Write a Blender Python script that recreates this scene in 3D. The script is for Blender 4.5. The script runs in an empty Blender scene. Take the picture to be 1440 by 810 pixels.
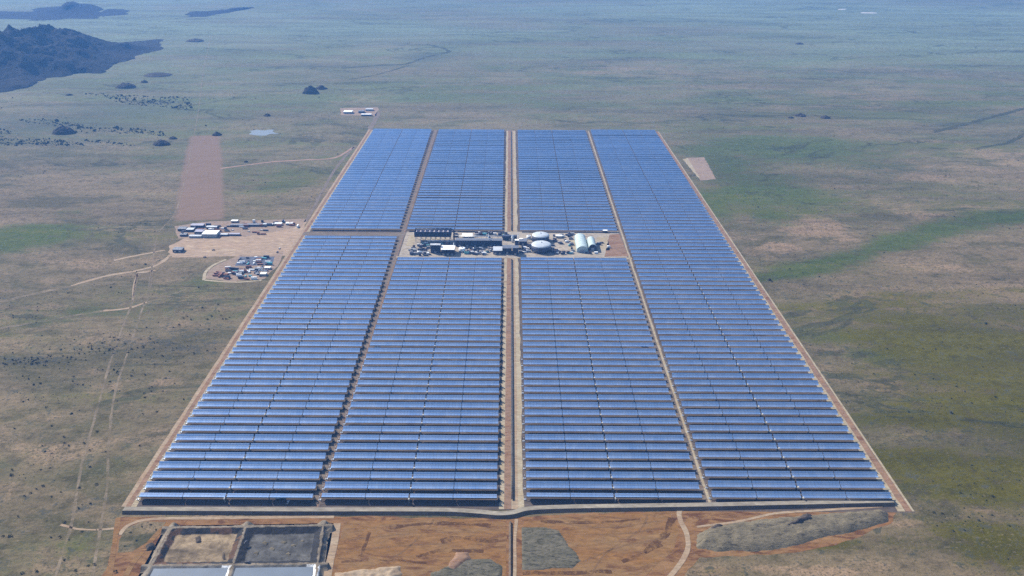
import bpy, bmesh, math, random
import numpy as np
from mathutils import Vector, Matrix, noise as mnoise

rnd = random.Random(11)
PI = math.pi
R = math.radians
S = bpy.context.scene
COL = S.collection

# ------------------------------------------------------------------ camera
H = 700.0
F_PX = 1200.0            # focal length in pixels of the 1440 px wide photograph
PITCH = R(23.75)
YAW = R(0.0)
ROLL = R(0.35)
cam_d = bpy.data.cameras.new('camera')
cam = bpy.data.objects.new('camera', cam_d)
COL.objects.link(cam)
cam_d.sensor_width = 36.0
cam_d.lens = 36.0 * F_PX / 1440.0
cam_d.clip_start = 1.0
cam_d.clip_end = 80000.0
MROT = Matrix.Rotation(YAW, 3, 'Z') @ Matrix.Rotation(PI / 2 - PITCH, 3, 'X') @ Matrix.Rotation(ROLL, 3, 'Z')
cam.matrix_world = Matrix.Translation((0, 0, H)) @ MROT.to_4x4()
S.camera = cam


def ray(px, py):
    return MROT @ Vector(((px - 720.0) / F_PX, -(py - 405.0) / F_PX, -1.0))


def P(px, py, z=0.0):
    """the place on level z that the photograph shows at (px, py)"""
    d = ray(px, py)
    t = (z - H) / d.z
    return Vector((d.x * t, d.y * t, z))


def at_depth(px, py, Y):
    d = ray(px, py)
    t = Y / d.y
    return Vector((d.x * t, Y, H + d.z * t))


# ------------------------------------------------------------------ materials
def mat(name):
    m = bpy.data.materials.new(name)
    m.use_nodes = True
    nt = m.node_tree
    nt.nodes.clear()
    return m, nt, nt.nodes, nt.links


def N(nt, t, **kw):
    n = nt.nodes.new(t)
    for k, v in kw.items():
        if k in n.inputs:
            n.inputs[k].default_value = v
        else:
            setattr(n, k, v)
    return n


def mixrgb(nt, fac, a, b, mode='MIX'):
    n = nt.nodes.new('ShaderNodeMix')
    n.data_type = 'RGBA'
    n.blend_type = mode
    for sock, v in ((n.inputs[0], fac), (n.inputs[6], a), (n.inputs[7], b)):
        if hasattr(v, 'is_linked'):
            nt.links.new(v, sock)
        elif isinstance(v, (tuple, list)):
            sock.default_value = (*v[:3], 1)
        else:
            sock.default_value = v
    return n.outputs[2]


def math_n(nt, op, a, b=None, c=None, clamp=False):
    n = nt.nodes.new('ShaderNodeMath')
    n.operation = op
    n.use_clamp = clamp
    for i, v in enumerate((a, b, c)):
        if v is None:
            continue
        if hasattr(v, 'is_linked'):
            nt.links.new(v, n.inputs[i])
        else:
            n.inputs[i].default_value = v
    return n.outputs[0]


def mapr(nt, v, a, b, c=0.0, d=1.0, smooth=True):
    n = nt.nodes.new('ShaderNodeMapRange')
    n.interpolation_type = 'SMOOTHSTEP' if smooth else 'LINEAR'
    nt.links.new(v, n.inputs[0])
    for i, x in enumerate((a, b, c, d)):
        n.inputs[i + 1].default_value = x
    return n.outputs[0]


def noise(nt, vec, scale, detail=5.0, rough=0.6, dist=0.0):
    n = nt.nodes.new('ShaderNodeTexNoise')
    n.inputs['Scale'].default_value = scale
    n.inputs['Detail'].default_value = detail
    n.inputs['Roughness'].default_value = rough
    n.inputs['Distortion'].default_value = dist
    nt.links.new(vec, n.inputs['Vector'])
    return n.outputs['Fac']


def finish(nt, color, rough=0.95, metal=0.0, bump=None, bump_d=1.0, spec=0.2):
    b = nt.nodes.new('ShaderNodeBsdfPrincipled')
    o = nt.nodes.new('ShaderNodeOutputMaterial')
    if hasattr(color, 'is_linked'):
        nt.links.new(color, b.inputs['Base Color'])
    else:
        b.inputs['Base Color'].default_value = (*color, 1)
    if hasattr(rough, 'is_linked'):
        nt.links.new(rough, b.inputs['Roughness'])
    else:
        b.inputs['Roughness'].default_value = rough
    b.inputs['Metallic'].default_value = metal
    b.inputs['Specular IOR Level'].default_value = spec
    if bump is not None:
        bn = nt.nodes.new('ShaderNodeBump')
        bn.inputs['Strength'].default_value = 1.0
        bn.inputs['Distance'].default_value = bump_d
        nt.links.new(bump, bn.inputs['Height'])
        nt.links.new(bn.outputs[0], b.inputs['Normal'])
    nt.links.new(b.outputs[0], o.inputs[0])
    return b


def pos(nt):
    return nt.nodes.new('ShaderNodeNewGeometry').outputs['Position']


def soil(name, c1, c2, scale=0.02, bump=0.6, c3=None, amt3=0.5):
    """bare earth: two colours in patches, finer mottling, optional third colour in blotches"""
    m, nt, _, _ = mat(name)
    mp = nt.nodes.new('ShaderNodeMapping')
    mp.inputs['Scale'].default_value = (0.55, 1.6, 1.0)
    mp.inputs['Rotation'].default_value = (0, 0, R(8))
    nt.links.new(pos(nt), mp.inputs['Vector'])
    p = mp.outputs[0]
    a = noise(nt, p, scale, 7, 0.66, 0.4)
    b = noise(nt, p, scale * 7, 7, 0.72)
    col = mixrgb(nt, mapr(nt, a, 0.36, 0.64), c1, c2)
    if c3 is not None:
        c = noise(nt, p, scale * 2.3, 6, 0.7, 0.8)
        col = mixrgb(nt, mapr(nt, c, 0.62 - 0.16 * amt3, 0.70 - 0.1 * amt3), col, c3)
    col = mixrgb(nt, 1.0, col, mixrgb(nt, mapr(nt, b, 0.3, 0.7, 0, 1, False), (0.62, 0.62, 0.62), (1.32, 1.32, 1.32)), 'MULTIPLY')
    finish(nt, col, 0.97, bump=b, bump_d=bump, spec=0.1)
    return m


def paint(name, c, rough=0.6, metal=0.0, var=0.12, scale=0.15):
    m, nt, _, _ = mat(name)
    p = pos(nt)
    a = noise(nt, p, scale, 5, 0.65)
    lo = tuple(x * (1 - var * 1.6) for x in c)
    hi = tuple(min(1, x * (1 + var)) for x in c)
    col = mixrgb(nt, mapr(nt, a, 0.3, 0.7), lo, hi)
    finish(nt, col, rough, metal, spec=0.35)
    return m


def ribbed(name, c, c2, period=1.6, rough=0.5):
    """profiled steel sheet: narrow darker grooves across the sheet, some weathered"""
    m, nt, _, _ = mat(name)
    tc = nt.nodes.new('ShaderNodeTexCoord').outputs['Object']
    w = nt.nodes.new('ShaderNodeTexWave')
    w.bands_direction = 'X'
    w.inputs['Scale'].default_value = 1.0 / period
    w.inputs['Distortion'].default_value = 0.0
    nt.links.new(tc, w.inputs['Vector'])
    a = noise(nt, pos(nt), 0.12, 5, 0.65)
    col = mixrgb(nt, mapr(nt, a, 0.35, 0.68), c, c2)
    col = mixrgb(nt, math_n(nt, 'MULTIPLY', mapr(nt, w.outputs['Fac'], 0.75, 1.0), 0.25), col, tuple(x * 0.6 for x in c))
    finish(nt, col, rough, bump=w.outputs['Fac'], bump_d=0.06, spec=0.4)
    return m


M = {}
M['red_earth'] = soil('red_earth', (0.170, 0.082, 0.032), (0.195, 0.110, 0.048), 0.016, 0.8, (0.095, 0.042, 0.018), 0.8)
M['orange_earth'] = soil('orange_earth', (0.178, 0.088, 0.028), (0.182, 0.106, 0.046), 0.02, 0.6, (0.115, 0.055, 0.022), 0.7)
M['tan_track'] = soil('tan_track', (0.248, 0.172, 0.110), (0.289, 0.220, 0.151), 0.03, 0.3)
M['cream_verge'] = soil('cream_verge', (0.276, 0.220, 0.144), (0.317, 0.269, 0.193), 0.03, 0.3, (0.207, 0.151, 0.097), 0.4)
M['brown_verge'] = soil('brown_verge', (0.213, 0.127, 0.078), (0.180, 0.115, 0.078), 0.02, 0.4, (0.139, 0.070, 0.041), 0.6)
M['lane'] = soil('lane_earth', (0.115, 0.092, 0.075), (0.155, 0.122, 0.095), 0.03, 0.3, (0.131, 0.090, 0.066), 0.5)
M['front_road'] = soil('front_road', (0.234, 0.207, 0.165), (0.207, 0.179, 0.144), 0.02, 0.3, (0.276, 0.241, 0.186), 0.4)
M['field_earth'] = soil('field_earth', (0.072, 0.056, 0.048), (0.098, 0.079, 0.068), 0.01, 0.4, (0.055, 0.042, 0.036), 0.5)
M['pad'] = soil('station_gravel', (0.271, 0.234, 0.193), (0.328, 0.279, 0.221), 0.03, 0.4, (0.180, 0.139, 0.107), 0.6)
M['camp_earth'] = soil('camp_earth', (0.295, 0.205, 0.139), (0.271, 0.197, 0.139), 0.014, 0.4, (0.344, 0.254, 0.172), 0.6)
M['yard_earth'] = soil('yard_earth', (0.246, 0.176, 0.127), (0.213, 0.160, 0.123), 0.03, 0.4, (0.164, 0.107, 0.082), 0.6)
M['pink_earth'] = soil('pink_earth', (0.271, 0.168, 0.127), (0.246, 0.160, 0.123), 0.006, 0.3, (0.221, 0.152, 0.115), 0.6)
M['grey_rubble'] = soil('grey_rubble', (0.125, 0.105, 0.070), (0.165, 0.138, 0.092), 0.06, 1.6, (0.07, 0.06, 0.045), 0.7)
M['scrub_rubble'] = soil('scrubby_rubble', (0.085, 0.078, 0.054), (0.125, 0.110, 0.080), 0.07, 0.8, (0.045, 0.042, 0.028), 0.8)
M['dark_rubble'] = soil('dark_rubble', (0.055, 0.045, 0.04), (0.10, 0.08, 0.065), 0.08, 2.0)
M['bank_earth'] = soil('bank_earth', (0.10, 0.075, 0.055), (0.14, 0.10, 0.07), 0.03, 0.8)
M['pale_pan'] = soil('pale_pan', (0.34, 0.32, 0.30), (0.42, 0.40, 0.38), 0.004, 0.1)
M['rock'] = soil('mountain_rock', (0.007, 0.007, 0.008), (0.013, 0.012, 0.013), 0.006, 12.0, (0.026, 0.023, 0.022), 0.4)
M['kopje'] = soil('dark_outcrop_rock', (0.035, 0.03, 0.026), (0.06, 0.05, 0.04), 0.02, 4.0)
M['pool_crest'] = soil('pool_crest', (0.186, 0.151, 0.113), (0.228, 0.190, 0.144), 0.04, 0.5, (0.138, 0.103, 0.076), 0.4)
M['white'] = paint('white_sheet_metal', (0.80, 0.80, 0.79), 0.5)
M['dome_sheet'] = paint('dome_sheet_metal', (0.42, 0.45, 0.48), 0.5)
M['white_roof'] = ribbed('white_roof_sheet', (0.82, 0.82, 0.80), (0.70, 0.69, 0.66), 1.5)
M['grey_roof'] = ribbed('grey_roof_sheet', (0.45, 0.47, 0.50), (0.36, 0.37, 0.39), 1.5)
M['pale_green_roof'] = ribbed('pale_green_roof_sheet', (0.42, 0.50, 0.49), (0.35, 0.43, 0.42), 2.0, 0.42)
M['dark_roof'] = ribbed('dark_roof_sheet', (0.085, 0.095, 0.125), (0.12, 0.125, 0.15), 1.5)
M['plum_roof'] = ribbed('plum_roof_sheet', (0.25, 0.235, 0.30), (0.32, 0.30, 0.36), 3.0)
M['navy'] = paint('navy_shade_cladding', (0.010, 0.013, 0.034), 0.55, 0, 0.3)  # shade on condenser and long hall put into the colour; other walls share it
M['navy2'] = paint('dark_blue_grey_cladding', (0.035, 0.042, 0.075), 0.55, 0, 0.3)
M['grey_wall'] = paint('grey_cladding', (0.30, 0.30, 0.31), 0.6)
M['tan_wall'] = paint('tan_plaster', (0.42, 0.34, 0.25), 0.8)
M['steel'] = paint('galvanised_steel', (0.42, 0.43, 0.44), 0.42, 0.6)
M['dark_steel'] = paint('dark_steel', (0.04, 0.04, 0.045), 0.5, 0.3)
M['pipe_silver'] = paint('insulated_pipe_jacket', (0.55, 0.55, 0.55), 0.35, 0.7)
M['teal'] = paint('teal_paint', (0.10, 0.34, 0.38), 0.5)
M['rust'] = paint('rust_red_paint', (0.20, 0.07, 0.04), 0.65)
M['glass'] = paint('dark_window_glass', (0.02, 0.025, 0.03), 0.08)
M['rubber'] = paint('black_rubber', (0.02, 0.02, 0.02), 0.8)
M['concrete'] = paint('concrete', (0.42, 0.40, 0.37), 0.85)


def worn(name, c1, c2, lo, hi, scale=0.02):
    """a worn track or dry wash: broken cover with the plain showing through"""
    m, nt, _, _ = mat(name)
    p = pos(nt)
    a = noise(nt, p, scale, 7, 0.72)
    b = noise(nt, p, scale * 6, 5, 0.7)
    col = mixrgb(nt, b, c1, c2)
    bs = finish(nt, col, 0.97, spec=0.05)
    tr = nt.nodes.new('ShaderNodeBsdfTransparent')
    mx = nt.nodes.new('ShaderNodeMixShader')
    out = [n for n in nt.nodes if n.type == 'OUTPUT_MATERIAL'][0]
    f = math_n(nt, 'ADD', math_n(nt, 'MULTIPLY', a, 0.7), math_n(nt, 'MULTIPLY', b, 0.3))
    nt.links.new(mapr(nt, f, 0.42, 0.60, lo, hi), mx.inputs[0])
    nt.links.new(tr.outputs[0], mx.inputs[1])
    nt.links.new(bs.outputs[0], mx.inputs[2])
    nt.links.new(mx.outputs[0], out.inputs[0])
    return m


M['faint_track'] = worn('faint_track', (0.20, 0.155, 0.105), (0.28, 0.22, 0.155), 0.15, 0.75)
M['wash'] = worn('dry_wash_scrub', (0.035, 0.045, 0.022), (0.07, 0.07, 0.045), 0.15, 0.95, 0.012)


def mirror_material():
    m, nt, nodes, links = mat('trough_mirror')
    tc = nt.nodes.new('ShaderNodeTexCoord').outputs['Object']
    sep = nt.nodes.new('ShaderNodeSeparateXYZ')
    links.new(tc, sep.inputs[0])
    # joints between mirror facets along the trough
    fx = math_n(nt, 'FRACT', math_n(nt, 'MULTIPLY', math_n(nt, 'ADD', sep.outputs[0], 0.5), 12.0))
    edge = math_n(nt, 'ABSOLUTE', math_n(nt, 'SUBTRACT', fx, 0.5))
    joint = mapr(nt, edge, 0.465, 0.485)
    fac = math_n(nt, 'FLOOR', math_n(nt, 'MULTIPLY', math_n(nt, 'ADD', sep.outputs[0], 0.5), 12.0))
    oi = nt.nodes.new('ShaderNodeObjectInfo')
    wn = nt.nodes.new('ShaderNodeTexWhiteNoise')
    wn.noise_dimensions = '2D'
    cmb = nt.nodes.new('ShaderNodeCombineXYZ')
    links.new(fac, cmb.inputs[0])
    links.new(math_n(nt, 'MULTIPLY', oi.outputs['Random'], 913.0), cmb.inputs[1])
    links.new(cmb.outputs[0], wn.inputs['Vector'])
    dust_sheen = noise(nt, pos(nt), 0.05, 5, 0.7)
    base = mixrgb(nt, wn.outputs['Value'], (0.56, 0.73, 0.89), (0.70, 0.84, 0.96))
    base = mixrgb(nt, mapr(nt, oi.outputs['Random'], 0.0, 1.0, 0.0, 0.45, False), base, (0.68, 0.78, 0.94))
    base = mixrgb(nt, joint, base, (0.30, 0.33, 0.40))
    g = nt.nodes.new('ShaderNodeBsdfPrincipled')
    links.new(base, g.inputs['Base Color'])
    g.inputs['Metallic'].default_value = 1.0
    links.new(mapr(nt, dust_sheen, 0.3, 0.75, 0.05, 0.16), g.inputs['Roughness'])
    d = nt.nodes.new('ShaderNodeBsdfDiffuse')
    d.inputs['Color'].default_value = (0.46, 0.47, 0.50, 1)  # pale dust, also painting reflected brightness onto the mirrors
    mx = nt.nodes.new('ShaderNodeMixShader')
    links.new(mapr(nt, dust_sheen, 0.35, 0.70, 0.06, 0.17), mx.inputs[0])
    links.new(g.outputs[0], mx.inputs[1])
    links.new(d.outputs[0], mx.inputs[2])
    o = nt.nodes.new('ShaderNodeOutputMaterial')
    links.new(mx.outputs[0], o.inputs[0])
    return m


M['mirror'] = mirror_material()
M['mirror_back'] = paint('mirror_back_paint', (0.09, 0.09, 0.10), 0.7)


def water_material(name, c, rough):
    m, nt, _, _ = mat(name)
    p = pos(nt)
    n1 = noise(nt, p, 0.35, 4, 0.6)
    col = mixrgb(nt, noise(nt, p, 0.03, 4, 0.6), c, tuple(x * 1.8 for x in c))
    finish(nt, col, rough, bump=n1, bump_d=0.05, spec=0.6)
    return m


M['water'] = water_material('brine_water', (0.085, 0.10, 0.12), 0.3)
M['far_water'] = water_material('far_pool_water', (0.06, 0.085, 0.115), 0.7)


def leaf_material():
    m, nt, _, _ = mat('bush_leaves')
    oi = nt.nodes.new('ShaderNodeObjectInfo')
    n1 = noise(nt, pos(nt), 0.6, 3, 0.6)
    c = mixrgb(nt, oi.outputs['Random'], (0.016, 0.019, 0.010), (0.040, 0.043, 0.020))
    c = mixrgb(nt, n1, c, (0.045, 0.05, 0.025))
    finish(nt, c, 0.9, spec=0.1)
    return m


M['leaf'] = leaf_material()
M['wood'] = paint('bush_wood', (0.10, 0.075, 0.05), 0.9)


# ------------------------------------------------------------------ mesh helpers
def link(name, me, m=None, parent=None):
    o = bpy.data.objects.new(name, me)
    COL.objects.link(o)
    if m is not None:
        for x in (m if isinstance(m, (list, tuple)) else [m]):
            me.materials.append(x)
    if parent is not None:
        o.parent = parent
    return o


def bm_obj(name, bm, m=None, parent=None, smooth=False):
    me = bpy.data.meshes.new(name)
    bmesh.ops.recalc_face_normals(bm, faces=bm.faces[:])
    bm.to_mesh(me)
    bm.free()
    if smooth:
        for p in me.polygons:
            p.use_smooth = True
    return link(name, me, m, parent)


def tag(o, label=None, cat=None, group=None, kind=None):
    if label:
        o['label'] = label
    if cat:
        o['category'] = cat
    if group:
        o['group'] = group
    if kind:
        o['kind'] = kind
    return o


def empty(name, loc, rz, label, cat, group=None):
    o = bpy.data.objects.new(name, None)
    COL.objects.link(o)
    o.location = loc
    o.rotation_euler = (0, 0, rz)
    o.empty_display_size = 2
    return tag(o, label, cat, group)


def box(bm, cx, cy, cz, sx, sy, sz, mi=0):
    v = [bm.verts.new((cx + sx * a / 2, cy + sy * b / 2, cz + sz * c / 2)) for a in (-1, 1) for b in (-1, 1) for c in (-1, 1)]
    for q in ((0, 1, 3, 2), (4, 6, 7, 5), (0, 4, 5, 1), (2, 3, 7, 6), (0, 2, 6, 4), (1, 5, 7, 3)):
        f = bm.faces.new([v[i] for i in q])
        f.material_index = mi


def cyl(bm, c, r, h, n=20, r2=None, mi=0):
    r2 = r if r2 is None else r2
    a = [bm.verts.new((c[0] + r * math.cos(2 * PI * i / n), c[1] + r * math.sin(2 * PI * i / n), c[2])) for i in range(n)]
    b = [bm.verts.new((c[0] + r2 * math.cos(2 * PI * i / n), c[1] + r2 * math.sin(2 * PI * i / n), c[2] + h)) for i in range(n)]
    for i in range(n):
        f = bm.faces.new((a[i], a[(i + 1) % n], b[(i + 1) % n], b[i]))
        f.smooth = True
        f.material_index = mi
    bm.faces.new(b).material_index = mi
    bm.faces.new(a[::-1]).material_index = mi


def tube(bm, pts, r, n=8):
    rings = []
    for i, p in enumerate(pts):
        p = Vector(p)
        d = (Vector(pts[min(i + 1, len(pts) - 1)]) - Vector(pts[max(i - 1, 0)])).normalized()
        up = Vector((0, 0, 1)) if abs(d.z) < 0.9 else Vector((0, 1, 0))
        a = d.cross(up).normalized()
        b = a.cross(d)
        rings.append([bm.verts.new(p + r * (math.cos(2 * PI * k / n) * a + math.sin(2 * PI * k / n) * b)) for k in range(n)])
    for i in range(len(rings) - 1):
        for k in range(n):
            f = bm.faces.new((rings[i][k], rings[i][(k + 1) % n], rings[i + 1][(k + 1) % n], rings[i + 1][k]))
            f.smooth = True
    bm.faces.new(rings[0][::-1])
    bm.faces.new(rings[-1])


def densify(pts, step, closed):
    out = []
    n = len(pts)
    for i in range(n if closed else n - 1):
        a, b = Vector(pts[i]), Vector(pts[(i + 1) % n])
        k = max(1, int((b - a).length / step))
        out += [a.lerp(b, j / k) for j in range(k)]
    if not closed:
        out.append(Vector(pts[-1]))
    return out


def jit(p, amp, sc):
    return Vector((p.x + amp * mnoise.noise(Vector((p.x / sc, p.y / sc, 3.1))),
                   p.y + amp * mnoise.noise(Vector((p.x / sc, p.y / sc, 17.7))), p.z))


def sheet(name, px_pts, m, z, amp=2.5, step=6.0, sc=14.0):
    """a flat spread of ground cover with an uneven edge"""
    w = [P(*q) for q in px_pts]
    L = max((a - b).length for a in w for b in w)
    step = max(step, L / 220)
    w = [jit(p, amp, sc) for p in densify(w, step, True)]
    bm = bmesh.new()
    vs = [bm.verts.new((p.x, p.y, z)) for p in w]
    f = bm.faces.new(vs)
    bmesh.ops.triangulate(bm, faces=[f])
    bmesh.ops.recalc_face_normals(bm, faces=bm.faces[:])
    for f in bm.faces:
        if f.normal.z < 0:
            f.normal_flip()
    me = bpy.data.meshes.new(name)
    bm.to_mesh(me)
    bm.free()
    return tag(link(name, me, m), kind='structure')


def strip(name, w_pts, width, m, z, amp=0.6, sc=25.0, step=12.0, width2=None):
    """a road or track along world points"""
    pts = densify([Vector((p[0], p[1], 0)) for p in w_pts], step, False)
    bm = bmesh.new()
    prev = None
    for i, p in enumerate(pts):
        d = (pts[min(i + 1, len(pts) - 1)] - pts[max(i - 1, 0)]).normalized()
        nrm = Vector((-d.y, d.x, 0))
        wd = width if width2 is None else width + (width2 - width) * i / max(1, len(pts) - 1)
        a1 = amp * mnoise.noise(Vector((p.x / sc, p.y / sc, 5.5)))
        a2 = amp * mnoise.noise(Vector((p.x / sc, p.y / sc, 25.5)))
        l = bm.verts.new((*(p + nrm * (wd / 2 + a1)).xy, z))
        r = bm.verts.new((*(p - nrm * (wd / 2 + a2)).xy, z))
        if prev:
            bm.faces.new((prev[0], prev[1], r, l))
        prev = (l, r)
    for f in bm.faces:
        f.normal_update()
        if f.normal.z < 0:
            f.normal_flip()
    me = bpy.data.meshes.new(name)
    bm.to_mesh(me)
    bm.free()
    return tag(link(name, me, m), kind='structure')


def smooth_line(pts, n=6):
    """Catmull-Rom through pixel points"""
    out = []
    for i in range(len(pts) - 1):
        p0 = pts[max(i - 1, 0)]
        p1, p2 = pts[i], pts[i + 1]
        p3 = pts[min(i + 2, len(pts) - 1)]
        for k in range(n):
            t = k / n
            out.append(tuple(0.5 * (2 * b + (c - a) * t + (2 * a - 5 * b + 4 * c - d) * t * t + (-a + 3 * b - 3 * c + d) * t ** 3)
                             for a, b, c, d in zip(p0, p1, p2, p3)))
    out.append(pts[-1])
    return out


def px_strip(name, px_pts, width, m, z, **kw):
    return strip(name, [P(*q) for q in smooth_line(px_pts)], width, m, z, **kw)


# ------------------------------------------------------------------ numpy value noise
_rs = np.random.RandomState(5)
_TAB = _rs.rand(256, 256)


def vnoise(x, y):
    xi, yi = np.floor(x).astype(int), np.floor(y).astype(int)
    fx, fy = x - xi, y - yi
    fx, fy = fx * fx * (3 - 2 * fx), fy * fy * (3 - 2 * fy)
    g = lambda a, b: _TAB[a & 255, b & 255]
    return (g(xi, yi) * (1 - fx) + g(xi + 1, yi) * fx) * (1 - fy) + (g(xi, yi + 1) * (1 - fx) + g(xi + 1, yi + 1) * fx) * fy


def fbm(x, y, o=5):
    s, a, t = 0, 0.5, 0
    for k in range(o):
        s = s + a * vnoise(x * 2 ** k + 17.3 * k, y * 2 ** k + 9.1 * k)
        t += a
        a *= 0.55
    return s / t


def ridged(x, y, o=5):
    s, a, t = 0, 0.5, 0
    for k in range(o):
        s = s + a * (1 - np.abs(2 * vnoise(x * 2 ** k + 7.7 * k, y * 2 ** k + 3.3 * k) - 1))
        t += a
        a *= 0.5
    return s / t


def grid_mesh(name, X, Y, Z, m, attrs=None, smooth=True):
    ny, nx = X.shape
    me = bpy.data.meshes.new(name)
    co = np.stack([X, Y, Z], -1).reshape(-1, 3).astype(np.float32)
    idx = np.arange(nx * ny).reshape(ny, nx)
    q = np.stack([idx[:-1, :-1], idx[:-1, 1:], idx[1:, 1:], idx[1:, :-1]], -1).reshape(-1, 4)
    me.vertices.add(len(co))
    me.vertices.foreach_set('co', co.ravel())
    me.loops.add(q.size)
    me.loops.foreach_set('vertex_index', q.ravel().astype(np.int32))
    me.polygons.add(len(q))
    me.polygons.foreach_set('loop_start', (np.arange(len(q)) * 4).astype(np.int32))
    me.polygons.foreach_set('loop_total', np.full(len(q), 4, np.int32))
    me.polygons.foreach_set('use_smooth', np.full(len(q), smooth))
    me.update(calc_edges=True)
    for an, A in (attrs or {}).items():
        a = me.attributes.new(an, 'FLOAT_COLOR', 'POINT')
        a.data.foreach_set('color', A.reshape(-1, 4).astype(np.float32).ravel())
    return link(name, me, m)


# ------------------------------------------------------------------ ground
def ground_material():
    m, nt, nodes, links = mat('semi_desert_ground')
    p = pos(nt)
    at = nt.nodes.new('ShaderNodeAttribute')
    at.attribute_name = 'cover'
    sep = nt.nodes.new('ShaderNodeSeparateColor')
    links.new(at.outputs['Color'], sep.inputs[0])
    mp = nt.nodes.new('ShaderNodeMapping')
    mp.inputs['Scale'].default_value = (0.55, 1.1, 1.0)
    mp.inputs['Rotation'].default_value = (0, 0, R(-14))
    links.new(p, mp.inputs['Vector'])
    pv = mp.outputs[0]
    big = noise(nt, pv, 0.0022, 8, 0.68, 0.3)
    mid = noise(nt, pv, 0.008, 9, 0.74, 0.15)
    fine = noise(nt, p, 0.045, 7, 0.78)
    tiny = noise(nt, p, 0.22, 4, 0.7)
    mps = nt.nodes.new('ShaderNodeMapping')
    mps.inputs['Scale'].default_value = (0.16, 1.0, 1.0)
    mps.inputs['Rotation'].default_value = (0, 0, R(-11))
    links.new(p, mps.inputs['Vector'])
    streak = noise(nt, mps.outputs[0], 0.006, 8, 0.7, 0.5)
    mix_n = math_n(nt, 'ADD', math_n(nt, 'MULTIPLY', big, 0.45), math_n(nt, 'MULTIPLY', streak, 0.55))
    vein = math_n(nt, 'ABSOLUTE', math_n(nt, 'SUBTRACT', noise(nt, pv, 0.0016, 6, 0.62, 1.1), 0.5))
    vein2 = math_n(nt, 'ABSOLUTE', math_n(nt, 'SUBTRACT', noise(nt, pv, 0.0060, 6, 0.65, 0.8), 0.5))
    # soil and dry grass
    col = mixrgb(nt, mapr(nt, big, 0.38, 0.62), (0.150, 0.114, 0.068), (0.110, 0.092, 0.050))
    col = mixrgb(nt, math_n(nt, 'MULTIPLY', mapr(nt, mid, 0.50, 0.59), 0.7), col, (0.195, 0.142, 0.088))
    col = mixrgb(nt, math_n(nt, 'MULTIPLY', mapr(nt, mid, 0.49, 0.40), 0.8), col, (0.066, 0.060, 0.026))

    def patch(sock, lo, hi, amp, c, k, col, n=mid):
        s = math_n(nt, 'ADD', sock, math_n(nt, 'MULTIPLY', math_n(nt, 'SUBTRACT', n, 0.5), amp * 1.9))
        s = math_n(nt, 'ADD', s, math_n(nt, 'MULTIPLY', math_n(nt, 'SUBTRACT', fine, 0.5), 1.7))
        return mixrgb(nt, math_n(nt, 'MULTIPLY', mapr(nt, s, lo, hi), k), col, c)
    col = patch(sep.outputs[2], 0.25, 0.75, 1.8, (0.235, 0.160, 0.102), 0.8, col)
    col = patch(sep.outputs[0], 0.10, 0.80, 1.9, (0.044, 0.070, 0.010), 0.85, col, mix_n)
    col = patch(sep.outputs[1], 0.12, 0.60, 1.7, (0.068, 0.060, 0.003), 0.95, col, mix_n)
    at2 = nt.nodes.new('ShaderNodeAttribute')
    at2.attribute_name = 'cover_b'
    sp2 = nt.nodes.new('ShaderNodeSeparateColor')
    links.new(at2.outputs['Color'], sp2.inputs[0])
    col = patch(sp2.outputs[0], 0.2, 0.8, 2.4, (0.040, 0.042, 0.034), 0.85, col, fine)
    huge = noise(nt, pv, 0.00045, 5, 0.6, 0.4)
    col = mixrgb(nt, math_n(nt, 'MULTIPLY', mapr(nt, huge, 0.38, 0.62, 0.45, 1.0), math_n(nt, 'MULTIPLY', sp2.outputs[1], 0.85)), col, (0.130, 0.165, 0.110))  # distant ground paled: haze painted into the soil colour
    # dry washes grown with scrub, and streaks of paler and darker soil
    vm = math_n(nt, 'MULTIPLY', mapr(nt, vein, 0.016, 0.004), mapr(nt, big, 0.44, 0.58))
    vm2 = math_n(nt, 'MULTIPLY', mapr(nt, vein2, 0.014, 0.003), mapr(nt, mid, 0.46, 0.56))
    col = mixrgb(nt, math_n(nt, 'MULTIPLY', vm, 0.75), col, (0.040, 0.044, 0.022))
    col = mixrgb(nt, math_n(nt, 'MULTIPLY', vm2, 0.5), col, (0.050, 0.050, 0.026))
    col = mixrgb(nt, 1.0, col, mixrgb(nt, mapr(nt, streak, 0.34, 0.66, 0, 1, False), (0.68, 0.70, 0.68), (1.30, 1.27, 1.25)), 'MULTIPLY')
    # mottling and scattered low scrub
    col = mixrgb(nt, 1.0, col, mixrgb(nt, mapr(nt, fine, 0.30, 0.70, 0, 1, False), (0.45, 0.46, 0.43), (1.55, 1.53, 1.55)), 'MULTIPLY')
    spk = math_n(nt, 'ADD', tiny, math_n(nt, 'MULTIPLY', math_n(nt, 'SUBTRACT', mid, 0.5), 0.5))
    col = mixrgb(nt, math_n(nt, 'MULTIPLY', mapr(nt, spk, 0.56, 0.64), 0.6), col, (0.034, 0.036, 0.022))
    col = mixrgb(nt, math_n(nt, 'MULTIPLY', mapr(nt, spk, 0.40, 0.33), 0.35), col, (0.20, 0.155, 0.115))
    bare = math_n(nt, 'ADD', sp2.outputs[2], math_n(nt, 'MULTIPLY', math_n(nt, 'SUBTRACT', mid, 0.5), 0.5))
    col = mixrgb(nt, math_n(nt, 'MULTIPLY', mapr(nt, bare, 0.25, 0.7), 0.92), col, (0.170, 0.112, 0.078))
    # (bump)
    hgt = math_n(nt, 'ADD', math_n(nt, 'MULTIPLY', mid, 7.0), fine)
    finish(nt, col, 0.98, bump=hgt, bump_d=1.0, spec=0.05)
    return m


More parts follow.
